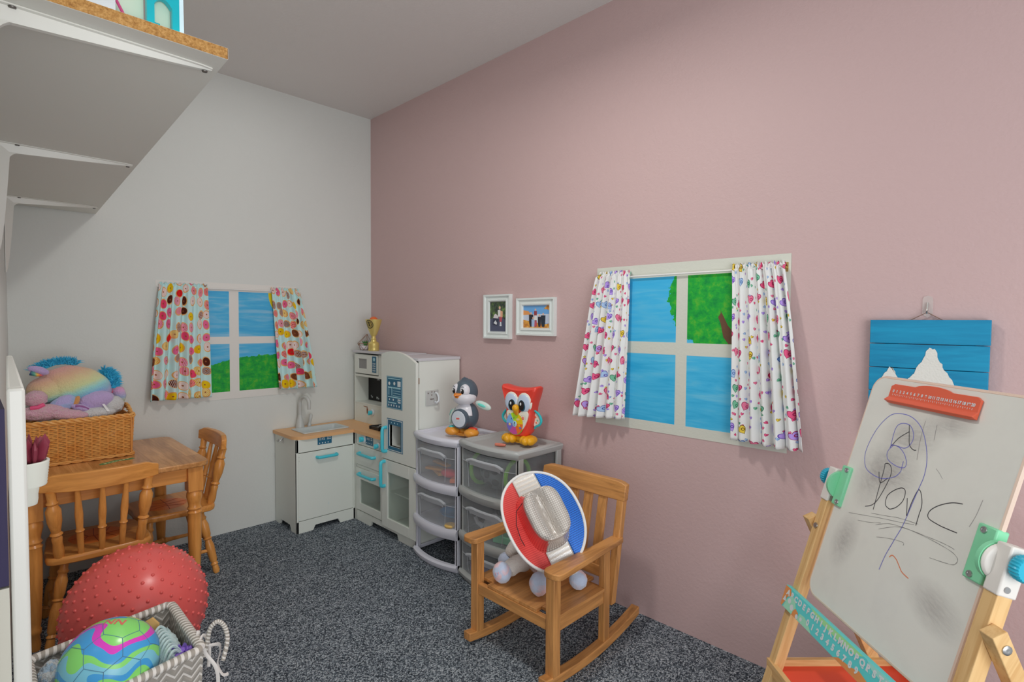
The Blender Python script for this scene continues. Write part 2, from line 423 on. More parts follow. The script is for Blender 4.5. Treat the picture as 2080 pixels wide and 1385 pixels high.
def curtain(par, axis, topa, topb, bota, botb, ztop, zbot, mat, wall, flip=1, seed=0, folds=6.5, inner='b', fullness=1.7):
    """axis 'x' curtain on the white wall, 'y' on the pink; a -> b runs left to right in the photo"""
    W = abs(botb-bota)*fullness; H = ztop-zbot
    rnd = random.Random(seed); ph = [rnd.uniform(0, 6.28) for _ in range(4)]
    def prof(s, tt):
        wgt = (1-s) if inner == 'b' else s          # folds gather on the outer side
        w = .25+.75*min(1, wgt*1.35)
        amp = (.009+.022*tt**.6)*w
        f = sin(2*pi*folds*s+ph[0]+.5*sin(3*tt+ph[1]))+.45*sin(2*pi*folds*1.9*s+ph[2]+.6*tt)+.2*sin(2*pi*3*s+ph[3])
        gather = .004*sin(2*pi*folds*3.1*s+ph[3])*max(0, 1-tt*7)
        d = .016+.030*tt**1.3*(.45+.55*wgt)+amp*(f+1.1)*.62+gather
        if tt < .03: d = .012+gather*1.4
        return max(.004, d)
    def P(s, v):
        tt = v; z = ztop+.010-(H+.010)*tt+(.004*sin(13*s*folds+ph[1]) if tt == 0 else 0)+.008*(s-.5)*tt*sin(ph[2])
        lo = topa+(topb-topa)*s; hi = bota+(botb-bota)*s
        k = tt**.8; q = lo+(hi-lo)*k
        q += .006*sin(2*pi*folds*s+ph[0]+1.2)*tt
        d = prof(s, tt)
        return (q, wall-d, z) if axis == 'x' else (wall-d, q, z)
    m = MB(); m.grid(P, 150, 60, lambda s, v: (s*W+seed*.37, (1-v)*H+seed*.11))
    o = m.build('curtain_panel', mat, par, solid=.0012)
    return o
P_rod = plain('white_rod', D(200, 200, 198), .35)
P_gold = plain('gold_tip', (.7, .52, .2, 1), .3, 1)
# each curtain panel can be pushed along its rod: things of their own
def curtain_thing(label, *a, **k):
    o = curtain(None, *a, **k); o.name = 'curtain'; tag(o, label, 'curtain', k.get('group')); return o
curtain_thing('donut print curtain hanging at left of the painted hill window', 'x', .668, .883, .603, .883, 1.322, .752, M_donut, WW, seed=1, folds=5, inner='b', fullness=1.45)
curtain_thing('narrower donut print curtain at right of the painted hill window, above the toy sink', 'x', 1.204, 1.362, 1.232, 1.444, 1.322, .757, M_donut, WW, seed=2, folds=5, inner='a', fullness=1.6)
curtain_thing('narrow heart print curtain at left of the painted tree window', 'y', 1.303, 1.151, 1.375, 1.155, 1.343, .765, M_heart, PW, seed=3, folds=6, inner='b', fullness=1.7)
curtain_thing('wide heart print curtain at right of the painted tree window', 'y', .753, .589, .736, .500, 1.338, .758, M_heart, PW, seed=4, folds=6, inner='a', fullness=1.7)
t = thing('curtain_rod', 'thin white curtain rod over the painted hill window', 'curtain rod', (1.015, WW-.014, 1.313))
MB().cyl((.664, WW-.014, 1.313), (1.366, WW-.014, 1.313), .0035, n=10).build('rod', P_rod, t)
for xx in (.664, 1.366):
    MB().tube([(xx, WW-.014, 1.313), (xx, WW, 1.313)], .004, 8).build('bracket', P_rod, t)
t = thing('curtain_rod', 'thin white curtain rod with gold ends over the painted tree window', 'curtain rod', (PW-.014, .945, 1.329))
MB().cyl((PW-.014, .592, 1.329), (PW-.014, 1.305, 1.329), .0035, n=10).build('rod', P_rod, t)
for yy in (.586, 1.311):
    m = MB(); m.cyl((PW-.022, yy, 1.329), (PW, yy, 1.329), .004, n=10); m.box((PW-.0045, yy-.006, 1.315), (PW-.0005, yy+.006, 1.345))
    m.build('bracket', P_gold, t)

# ------------------------------------------------------------------ play kitchen
K = thing('play_kitchen', 'white corner play kitchen with wooden worktop and teal handles in the room corner', 'play kitchen', (1.62, 2.70, 0))
YS = 2.815; XL = 1.222; XF = 1.565
def scallop(lo, hi, z0=0.0, h=.026):
    """profile of a skirt between lo and hi with a raised cut-out in its middle"""
    w = hi-lo; c0 = lo+.26*w; c1 = hi-.26*w
    pts = [(lo, z0), (c0, z0)]
    for k in range(7): pts.append((c0+.018*k/6, z0+h*(1-cos(pi*k/6))/2))
    for k in range(7): pts.append((c1-.018+.018*k/6, z0+h*(1-cos(pi*(6-k)/6))/2))
    return pts+[(c1, z0), (hi, z0)]
# sink wing
m = MB()
P = scallop(XL, XF-.0, 0, .028); P = [(x, YS, z) for x, z in P]+[(XF, YS, .506), (XL, YS, .506)]
# front face frame: skirt, rails and right stile around the door opening
m.prism([(x, YS, z) for x, z in scallop(XL, XF)]+[(XF, YS, .064), (XL, YS, .064)], (0, .012, 0))
m.box((XL, YS, .438), (XF, YS+.012, .508))
m.box((1.555, YS, .0), (XF+.0, YS+.012, .508))
m.box((XL, YS+.001, .064), (1.229, YS+.012, .438))
m.prism([(XL, y, z) for y, z in [(YS, 0), (YS+.07, 0)]+[(YS+.07+.02*k/6, .03*(1-cos(pi*k/6))/2) for k in range(7)]+[(3.02+.02*k/6, .03*(1+cos(pi*k/6))/2) for k in range(7)]+[(3.095, 0), (3.095, .508), (YS, .508)]], (.012, 0, 0))
m.box((XL+.012, 3.083, .03), (1.84, 3.095, .508))
m.build('sink_cabinet', P_white, K, bevel=.0012)
box((XL+.012, YS+.012, .055), (1.56, 3.083, .067)).build('cabinet_bottom', P_white, K)
d = MB().box((1.231, YS-.003, .068), (1.552, YS+.010, .434)).build('cabinet_door', P_white, K, bevel=.001)
def handle(p0, p1, out, par, r=.0085):
    """chunky bent bar handle from p0 to p1 standing off by vector out"""
    p0, p1, out = Vector(p0), Vector(p1), Vector(out); d = (p1-p0); L = d.length; e = d/L
    pts = [p0, p0+out*.55, p0+out*.9+e*L*.03, p0+out+e*L*.12, p0+out+e*L*.5, p1+out-e*L*.12, p1+out*.9-e*L*.03, p1+out*.55, p1]
    return MB().tube(pts, r, 10, sy=.85).build('handle', P_teal, par, bevel=0)
handle((1.334, YS-.002, .401), (1.448, YS-.002, .401), (0, -.026, 0), d)
for (sx, sz) in ((1.236, .415), (1.236, .395), (1.237, .09), (1.237, .075), (1.40, .135), (1.402, .128)):
    MB().cyl((sx, YS-.0036, sz), (sx, YS-.003, sz), .0016, n=8).build('screw', P_pale if sz < .14 else P_metal, d)
# display of the sink cabinet
m = MB().box((1.341, YS-.0015, .466), (1.423, YS, .512)).build('display_panel', P_navy, K)
text('time_digits', '0:45', P_prt, (1.366, YS-.0016, .496), (1, 0, 0), (0, 0, 1), .020, m)
a = MB()
for k in range(4): a.lathe([(.0032, 0), (.0032, .0006)], (1.352+.0165*k, YS-.0015, .474), (0, -1, 0), 10)
for k in range(2):
    a.box((1.396, YS-.0021, .499-.009*k), (1.406, YS-.0015, .503-.009*k)); a.box((1.409, YS-.0021, .499-.009*k), (1.417, YS-.0015, .503-.009*k))
a.build('button_prints', P_prt, m)
# side hook
a = MB(); a.tube([(XL, 2.985, .497), (XL-.010, 2.985, .490), (XL-.020, 2.985, .478), (XL-.026, 2.985, .486), (XL-.026, 2.985, .494)], .0022, 8)
a.tube([(XL, 2.997, .492), (XL-.008, 2.997, .480), (XL-.020, 3.0, .474), (XL-.028, 3.0, .484)], .0018, 8); a.box((XL-.002, 2.975, .468), (XL, 3.0, .505))
a.build('side_hook', P_metal, K)
# worktop, L shaped with rounded outer corner
WT = wood('worktop_wood', D(198, 152, 108), D(216, 172, 124), 'X', .45, .7)
m = MB()
def rc(cx, cy, r, a0, a1, n=8): return [(cx+r*cos(radians(a0+(a1-a0)*k/n)), cy+r*sin(radians(a0+(a1-a0)*k/n))) for k in range(n+1)]
hole = (1.297, 2.872, 1.548, 3.022)
zt0, zt1 = .508, .526
# strips around the sink cut-out
left = rc(1.212+.075, 2.800+.075, .075, 180, 270)
m.prism([(x, y, zt0) for x, y in [(1.212, 3.10)]+left+[(hole[0], 2.800), (hole[0], 3.10)]], (0, 0, zt1-zt0))
m.box((hole[0], 2.800, zt0), (hole[2], hole[1], zt1)); m.box((hole[0], hole[3], zt0), (hole[2], 3.10, zt1))
m.box((hole[2], 2.800, zt0), (1.84, 3.10, zt1)); m.box((1.55, 2.50, zt0), (1.84, 2.80, zt1))
m.build('worktop', WT, K)
# sink basin
P_sink = plain('grey_sink_plastic', D(158, 164, 164), .35)
m = MB()
o1 = (1.286, 2.861, 1.559, 3.033); i1 = (1.304, 2.879, 1.541, 3.015)
def rr(x0, y0, x1, y1, r, z, n=5):
    P = rc(x1-r, y1-r, r, 0, 90, n)+rc(x0+r, y1-r, r, 90, 180, n)+rc(x0+r, y0+r, r, 180, 270, n)+rc(x1-r, y0+r, r, 270, 360, n)
    return [(x, y, z) for x, y in P]
m.loft([rr(*o1, .012, .527), rr(*o1, .012, .531), rr(*i1, .012, .531), rr(1.315, 2.89, 1.530, 3.004, .014, .492), rr(1.34, 2.91, 1.50, 2.985, .01, .490)], capa=False)
m.build('sink_basin', P_sink, K)
# faucet
P_fau = plain('grey_faucet_plastic', D(150, 152, 150), .28)
fxx, fyy = 1.350, 3.055
fa = MB().lathe([(.026, 0), (.024, .012), (.017, .05), (.0135, .06), (.0125, .075)], (fxx, fyy, .526), (0, 0, 1), 18).build('faucet', P_fau, K)
pts = [(fxx, fyy, .60)]+[(fxx+.0+.018*(1-cos(pi*k/8))*.5, fyy-.040*(1-cos(pi*k/8)), .675+.034*sin(pi*k/8)) for k in range(9)]+[(fxx+.018, fyy-.08, .640)]
MB().tube(pts, [.011]+[.0105]*9+[.009], 10).build('spout', P_fau, fa)
MB().lathe([(.010, 0), (.012, .012), (.008, .02), (.008, .03), (.0105, .045), (.0095, .070), (.004, .078)], (1.402, 3.05, .526), (.12, -.1, 1), 14).build('faucet_handle', P_fau, fa)
# right wing cabinet (oven side), y 2.50 .. 2.815
m = MB()
m.box((XF, 2.795, .0), (1.578, YS, .508))                     # corner stile
m.prism([(XF, y, z) for y, z in scallop(2.21, 2.80, 0, .030)]+[(XF, 2.80, .060), (XF, 2.21, .060)], (.012, 0, 0))
m.box((XF, 2.50, .443), (1.578, 2.80, .508))
m.box((XF, 2.50, .31), (1.578, 2.80, .326))
m.box((XF+.002, 2.498, .05), (1.83, 2.508, .508))
m.box((1.578, 2.508, .05), (1.83, YS, .062)); m.box((1.825, 2.21, .03), (1.835, 2.815, .955))
m.box((XF+.01, YS-.004, .05), (1.83, YS+.006, .508))
m.build('oven_cabinet', P_white, K, bevel=.001)
d = box((XF-.004, 2.508, .329), (XF+.01, 2.792, .440)).build('oven_drawer', P_white, K, bevel=.001)
handle((XF-.003, 2.585, .398), (XF-.003, 2.745, .398), (-.024, 0, 0), d)
def frame_panel(par, name, x0, x1, ya, yb, za, zb, wy0, wy1, wz0, wz1, mat, top=None):
    m = MB()
    m.box((x0, ya, za), (x1, wy0, zb)); m.box((x0, wy1, za), (x1, yb, zb)); m.box((x0, wy0, za), (x1, wy1, wz0)); m.box((x0, wy0, wz1), (x1, wy1, zb))
    return m.build(name, mat, par, bevel=.0012)
P_pane = NT('clear_pane'); P_pane.set(.08, 0, .5)
_t = P_pane.new('ShaderNodeBsdfTransparent'); _t.inputs[0].default_value = (.90, .93, .91, 1); _x = P_pane.new('ShaderNodeMixShader'); _x.inputs[0].default_value = .16
P_pane.base(D(170, 178, 172)); P_pane.link(_t.outputs[0], _x.inputs[1]); P_pane.link(P_pane.bs.outputs[0], _x.inputs[2]); P_pane.link(_x.outputs[0], P_pane.out.inputs[0]); P_pane = P_pane.m
d = frame_panel(K, 'oven_door', XF-.004, XF+.01, 2.508, 2.792, .066, .309, 2.535, 2.752, .107, .246, P_white)
handle((XF-.003, 2.585, .280), (XF-.003, 2.745, .280), (-.024, 0, 0), d)
box((XF+.002, 2.533, .105), (XF+.005, 2.754, .248)).build('window_pane', P_pane, d)
# control panel: knobs and display
def knob(par, x, y, z, r=.024, base=True, dirx=-1):
    k = MB().lathe([(r, 0), (r*1.02, .004), (r*.85, .008)], (x, y, z), (dirx, 0, 0), 22).build('knob', P_white2 if base else P_teal, par)
    m = MB(); m.lathe([(r*.55, .0), (r*.62, .006), (r*.6, .016), (r*.45, .02)], (x-.006, y, z), (dirx, 0, 0), 16)
    m.box((x-.030, y-r*.16, z-r*.62), (x-.012, y+r*.16, z+r*.62)); m.build('knob_grip', P_teal, k, bevel=.0015)
knob(K, XF, 2.712, .482); knob(K, XF, 2.556, .468, .020)
m = box((XF-.0015, 2.614, .456), (XF, 2.690, .507)).build('display_panel', P_navy, K)
text('time_digits', '0:35', P_prt, (XF-.0016, 2.662, .489), (0, -1, 0), (0, 0, 1), .019, m)
a = MB()
for k in range(4): a.lathe([(.003, 0), (.003, .0006)], (XF-.0015, 2.680-.0165*k, .466), (-1, 0, 0), 10)
for k in range(2): a.box((XF-.0021, 2.620, .494-.009*k), (XF-.0015, 2.636, .498-.009*k))
a.build('button_prints', P_prt, m)
# stove: black burner grid with a grey ring
g = MB(); cx, cy = 1.675, 2.700
for s_ in (-1, 1):
    g.box((cx-.055, cy+s_*.045-.006, .527), (cx+.055, cy+s_*.045+.006, .545)); g.box((cx+s_*.045-.006, cy-.055, .527), (cx+s_*.045+.006, cy+.055, .545))
for k in range(4):
    A = radians(45+90*k); g.box((.018, -.005, .530), (.062, .005, .548), Matrix.Translation((cx, cy, 0)) @ Matrix.Rotation(A, 4, 'Z'))
st = g.build('burner_grid', P_black, K, bevel=.0015)
MB().lathe([(.036, 0), (.037, .008), (.030, .013), (.018, .014), (.016, .02)], (cx, cy, .527), (0, 0, 1), 24).build('burner_cap', plain('grey_burner', D(158, 160, 160), .35), st)
# tower above the worktop
TX = 1.700; TB = 1.838
m = MB()
m.box((TX, 3.048, .526), (TB, 3.058, .956)); m.box((TX, 2.700, .526), (TB, 2.710, .956))
m.box((TX, 2.71, .640), (TB, 3.048, .648)); m.box((TX, 2.71, .808), (TB, 3.048, .822)); m.box((TB-.006, 2.71, .526), (TB, 3.048, .956))
m.box((TX+.001, 2.71, .526), (TX+.009, 3.048, .640))
m.box((TX+.001, 2.71, .822), (TX+.009, 2.779, .948))
m.build('tower_body', P_white, K, bevel=.001)
m = frame_panel(K, 'microwave_door', TX-.004, TX+.006, 2.785, 3.046, .828, .945, 2.905, 3.005, .858, .918, P_white)
box((TX+.003, 2.903, .856), (TX+.006, 3.007, .920)).build('window_pane', plain('grey_mesh_pane', D(112, 112, 112), .4), m)
m = box((TX-.0055, 2.795, .842), (TX-.004, 2.840, .938)).build('keypad_panel', P_navy, K)
a = MB()
for i in range(2):
    for j in range(4): a.lathe([(.0048, 0), (.0048, .0006)], (TX-.0055, 2.808+.019*i, .854+.0135*j), (-1, 0, 0), 10)
a.build('key_prints', P_prt, m)
MB().lathe([(.011, 0), (.011, .0005)], (TX-.0055, 2.8175, .920), (-1, 0, 0), 16).build('dial_print', P_pale, m)
bb = box((TB-.046, 2.71, .650), (TB-.040, 3.046, .806)).build('chalkboard_panel', plain('black_chalkboard', D(12, 12, 14), .7), K)
text('chalk_writing', 'Da', P_prt, (TB-.0465, 2.93, .788), (0, -1, 0), (0, 0, 1), .026, bb)
text('chalk_writing', 'Ye', P_prt, (TB-.0465, 3.005, .672), (0, -1, 0), (0, 0, 1), .022, bb)
text('chalk_writing', 'Mix', P_prt, (TB-.0465, 2.935, .668), (0, -1, 0), (0, 0, 1), .022, bb)
knob(K, TX, 2.845, .600, .020)
a = MB()
a.poly([(TX-.0006, 2.952, .630), (TX-.0006, 2.945, .626), (TX-.0006, 2.90, .623), (TX-.0006, 2.90, .628)])
a.poly([(TX-.0007, 2.912, .620), (TX-.0007, 2.898, .618), (TX-.0007, 2.902, .585), (TX-.0007, 2.910, .590)])
a.build('wear_mark', plain('chipped_brown', D(112, 62, 34), .8), K, smooth=False)
# the fridge
FY0, FY1 = 2.200, 2.498
m = MB()
m.box((XF+.012, FY0, .018), (TB, FY0+.010, .950)); m.box((XF+.012, FY1-.010, .50), (TB, FY1, .950))
m.box((XF+.012, FY0+.01, .418), (TB, FY1-.01, .430)); m.box((XF+.012, FY0+.01, .036), (TB, FY1+.01, .048)); m.box((1.60, FY0+.01, .218), (TB-.01, FY1-.0, .226))
m.build('fridge_body', P_white, K, bevel=.001)
m = MB(); m.box((TX-.012, FY1-.002, .954), (TB+.002, 3.062, .968)); m.box((XF+.004, FY0-.004, .950), (TB+.002, FY1+.002, .964))
m.build('top_board', plain('grey_top_board', D(160, 160, 164), .45), K, bevel=.001)
# upper fridge door with arched top and dispenser niche
y0, y1 = 2.188, 2.500; DX0, DX1 = 1.548, 1.564
def arch(y):
    c = 2.385; return .992-.052*((y-c)/.198)**2 if y < c else .992-.018*((y-c)/.115)**2
def strip(m, ya, yb, zb, zt=None, n=10):
    tp = [(DX0, ya+(yb-ya)*k/n, arch(ya+(yb-ya)*k/n)) for k in range(n+1)] if zt is None else [(DX0, ya, zt), (DX0, yb, zt)]
    m.prism([(DX0, yb, zb), (DX0, ya, zb)]+tp, (DX1-DX0, 0, 0))
m = MB(); strip(m, y0, 2.318, .420); strip(m, 2.318, 2.424, .608); strip(m, 2.424, y1, .420); strip(m, 2.318, 2.424, .420, .494)
fd = m.build('fridge_door', P_white, K)
n_ = MB(); 
n_.box((DX0+.004, 2.314, .490), (DX0+.075, 2.318, .612)); n_.box((DX0+.004, 2.424, .490), (DX0+.075, 2.428, .612))
n_.box((DX0+.004, 2.314, .488), (DX0+.075, 2.428, .494)); n_.box((DX0+.004, 2.314, .608), (DX0+.075, 2.428, .614)); n_.box((DX0+.072, 2.314, .49), (DX0+.076, 2.428, .612))
n_.build('dispenser_niche', plain('niche_grey', D(160, 162, 158), .45), fd)
def ring_panel(x, ya, yb, za, zb, wy0, wy1, wz0, wz1, mat, par, name):
    q = MB(); q.box((x-.0012, ya, za), (x, wy0, zb)); q.box((x-.0012, wy1, za), (x, yb, zb)); q.box((x-.0012, wy0, za), (x, wy1, wz0)); q.box((x-.0012, wy0, wz1), (x, wy1, zb))
    return q.build(name, mat, par, smooth=False)
ring_panel(DX0, 2.300, 2.444, .470, .640, 2.318, 2.424, .494, .608, P_navy, fd, 'dispenser_border')
ring_panel(DX0-.0009, 2.304, 2.440, .474, .636, 2.3075, 2.4365, .4775, .6325, P_prt, fd, 'border_line')
a = MB()
for k in range(3):
    a = MB(); a.lathe([(.0045, 0), (.0045, .0006)], (DX0-.0012, 2.402-.028*k, .620), (-1, 0, 0), 3 if k != 1 else 8); a.build('dispenser_icon', P_pale, fd)
# upper fridge print: shelves of jars and boxes
box((DX0-.0012, 2.304, .694), (DX0, 2.447, .862)).build('fridge_print', P_navy, fd)
a = MB(); xx = DX0-.0018
def q_(ya, yb, za, zb): a.box((xx, ya, za), (xx+.0008, yb, zb))
for (za, zb, ya, yb) in ((.858, .860, 2.307, 2.444), (.696, .698, 2.307, 2.444)): q_(ya, yb, za, zb)
q_(2.307, 2.309, .696, .860); q_(2.442, 2.444, .696, .860)
q_(2.318, 2.434, .848, .852); q_(2.318, 2.434, .803, .807); q_(2.396, 2.400, .762, .800); q_(2.424, 2.428, .764, .800); q_(2.396, 2.434, .800, .803)
for k in range(4): q_(2.318, 2.388, .762+.0125*k, .764+.0125*k)
q_(2.318, 2.434, .752, .757); q_(2.318, 2.350, .736, .738); q_(2.358, 2.434, .722, .727)
a.build('shelf_prints', P_pale, fd, smooth=False)
a = MB()
q_(2.318, 2.346, .812, .840); q_(2.318, 2.344, .741, .748); q_(2.318, 2.342, .728, .734)
for (yy, zz, r) in ((2.422, .824, .009), (2.375, .826, .009), (2.42, .741, .0045), (2.385, .741, .0055)):
    MB().lathe([(r, 0), (r, .0006)], (xx+.0008, yy, zz), (-1, 0, 0), 10).build('jar_print', P_prt, fd)
for k in range(5): q_(2.424-.024*k, 2.431-.024*k, .706, .716)
a.build('box_prints', P_prt, fd, smooth=False)
handle((DX0, 2.452, .588), (DX0, 2.452, .462), (-.026, 0, 0), fd, .0095)
m = frame_panel(K, 'lower_fridge_door', DX0, DX1, y0, y1, .052, .414, 2.248, 2.446, .102, .351, P_white)
box((DX0+.007, 2.246, .100), (DX0+.010, 2.448, .353)).build('window_pane', P_pane, m)
handle((DX0, 2.468, .404), (DX0, 2.468, .272), (-.026, 0, 0), m, .0095)
box((XF+.006, FY0-.0016, .836), (XF+.0125, FY0, .866)).build('hinge', plain('brown_hinge', D(110, 84, 62), .5, .4), K)
# grey hook plate stuck on the side of the fridge
t = thing('adhesive_hook', 'grey square plate with a hook stuck on the fridge side of the play kitchen', 'hook', (1.652, FY0, .76))
P_hp = plain('grey_hook_plate', D(150, 152, 150), .3)
box((1.614, FY0-.006, .722), (1.694, FY0, .800)).build('plate', P_hp, t, bevel=.003)
MB().tube([(1.675, FY0-.006, .785), (1.676, FY0-.02, .782), (1.678, FY0-.028, .765), (1.676, FY0-.030, .745), (1.664, FY0-.028, .737), (1.655, FY0-.026, .744)], .0055, 10).build('hook', P_white2, t)
m = MB()
for (xx_, zz) in ((1.628, .786), (1.650, .792), (1.650, .776), (1.668, .790)): m.lathe([(.004, 0), (.003, .002)], (xx_, FY0-.006, zz), (0, -1, 0), 10)
m.box((1.640, FY0-.0075, .752), (1.664, FY0-.006, .758))
m.build('rivet', P_metal, t)
# blue bowl inside the toy fridge
t = thing('toy_bowl', 'small blue toy bowl on the shelf inside the toy fridge', 'bowl', (1.70, 2.285, .2262))
MB().lathe([(.018, 0), (.020, .003), (.040, .026), (.043, .030), (.039, .029), (.017, .006), (0, .005)], (1.70, 2.285, .2262), (0, 0, 1), 22).build('bowl', plain('blue_toy_plastic', D(20, 108, 140), .35), t)
MB().lathe([(.0425, .0), (.046, .002), (.046, .0045), (.0425, .0045)], (1.70, 2.285, .2262+.026), (0, 0, 1), 22).build('rim', plain('blue_toy_rim', D(30, 130, 164), .35), t)

# ------------------------------------------------------------------ trophy, terrarium on the kitchen top
P_goldp = plain('gold_plastic', D(176, 160, 96), .3, .45)
tc = (1.745, 2.905, .9685)
t = thing('trophy', 'gold toy trophy cup with a black number one emblem on top of the play kitchen', 'trophy', tc)
MB().lathe([(.032, 0), (.033, .006), (.031, .014), (.0325, .020), (.0325, .044), (.027, .050), (.018, .056), (.015, .066), (.0175, .070), (.012, .078), (.012, .090)], tc, (0, 0, 1), 26).build('stem_base', P_goldp, t)
MB().lathe([(.012, 0), (.018, .006), (.024, .02), (.034, .045), (.046, .085), (.050, .103), (.047, .103), (.042, .085), (.03, .05), (.0, .03)], (tc[0], tc[1], tc[2]+.088), (0, 0, 1), 30).build('cup', P_goldp, t)
# emblem: wraps the cup side facing the room
em = Vector((-.88, -.35, .18)).normalized(); er = Vector((0, 0, 1)).cross(em); er = -er.normalized() if er.dot(Vector((.7, -.7, 0))) < 0 else er.normalized(); eu = em.cross(er) 
if eu.z < 0: eu = -eu
def cupfn(dx, dz, out=.0012):
    zz = .055+dz; z1 = tc[2]+.088+zz
    pr = [(.034, .045), (.046, .085), (.050, .103)]; r = .034+(zz-.045)*.30 if zz < .085 else .046+(zz-.085)*.22
    r = max(.026, r)+out; a0 = atan2(em.y, em.x); a_ = a0-dx/r*-1
    return (tc[0]+r*cos(a_), tc[1]+r*sin(a_), z1)
m = MB()
N = 36
for (ra, rb) in ((.026, .0225), (.0205, .0195)):
    rings = [[cupfn(ra*cos(2*pi*k/N), .018+ra*sin(2*pi*k/N)) for k in range(N)], [cupfn(rb*cos(2*pi*k/N), .018+rb*sin(2*pi*k/N)) for k in range(N)]]
    m.loft(rings, True, False, False)
for s_ in (-1, 1):
    for k in range(5):
        A = radians(-50+25*k); cx_, cz_ = s_*.0145*cos(A), .018+.0145*sin(A)
        m.add([cupfn(cx_+.0035*cos(q), cz_+.0022*sin(q)) for q in [2*pi*i/6 for i in range(6)]], [tuple(range(6))])
em_o = m.build('emblem', P_black, t, smooth=False)
text('emblem_number', '1', P_black, (0, 0, 0), (1, 0, 0), (0, 1, 0), .036, em_o, bold=.0016, fn=lambda c: cupfn(c.x, .018+c.y, .0016))
tag(MB().ell((tc[0], tc[1], tc[2]+.182), (.026, .026, .026)).build('toy_ball', plain('orange_ball', D(216, 104, 50), .35), None), 'small orange ball resting in the gold trophy cup', 'ball')
# glass terrarium
tc2 = Vector((1.728, 2.985, .9685))
t = thing('terrarium', 'small geometric wire terrarium with green plant beside the gold trophy', 'terrarium', tc2)
bot = [tc2+Vector((.024*cos(2*pi*k/5+.3), .024*sin(2*pi*k/5+.3), .003)) for k in range(5)]
mid = [tc2+Vector((.045*cos(2*pi*k/5+.9), .045*sin(2*pi*k/5+.9), .042)) for k in range(5)]
apex = tc2+Vector((.012, -.012, .100))
m = MB()
for k in range(5):
    for A, B in ((bot[k], bot[(k+1) % 5]), (mid[k], mid[(k+1) % 5]), (bot[k], mid[k]), (bot[(k+1) % 5], mid[k]), (mid[k], apex)): m.cyl(A, B, .0014, n=6)
m.build('wire_frame', plain('bronze_wire', D(118, 92, 74), .4, .5), t)
MB().lathe([(.022, 0), (.036, .022), (.036, .024), (0, .026)], tc2+Vector((0, 0, .004)), (0, 0, 1), 12).build('pebbles', plain('terrarium_sand', D(186, 182, 186), .9, bump=(300, .8, .003)), t)
m = MB(); rnd = random.Random(3)
for k in range(16):
    A = rnd.uniform(0, 2*pi); L = rnd.uniform(.018, .034); b = tc2+Vector((.006*cos(A), .006*sin(A)-.012, .03)); e = b+Vector((L*.55*cos(A), L*.55*sin(A), L))
    m.tube([b, (b+e)/2+Vector((0, 0, .004)), e], [.0032, .003, .0004], 5)
m.build('succulent', plain('dark_green_leaf', D(46, 92, 44), .5), t)

# ------------------------------------------------------------------ drawer towers
def frosted(name, col, f, rough=.25):
    m = NT(name); m.set(rough, 0, .5); m.base(col)
    tr = m.new('ShaderNodeBsdfTransparent'); tr.inputs[0].default_value = (.99, .99, 1, 1)
    lw = m.new('ShaderNodeLayerWeight'); lw.inputs[0].default_value = .35
    x = m.new('ShaderNodeMixShader'); m.link(m.math('ADD', m.math('MULTIPLY', lw.outputs['Facing'], .35), f), x.inputs[0])
    m.link(tr.outputs[0], x.inputs[1]); m.link(m.bs.outputs[0], x.inputs[2]); m.link(x.outputs[0], m.out.inputs[0]); return m.m
P_fr = frosted('frosted_drawer_plastic', D(176, 180, 184), .10)
P_fr2 = frosted('smoky_drawer_plastic', D(150, 156, 158), .13)
P_lip = frosted('frosted_grip_plastic', D(190, 194, 198), .42)
P_tw = plain('white_tower_plastic', D(196, 198, 208), .3); P_tg = plain('grey_tower_plastic', D(136, 139, 138), .32)
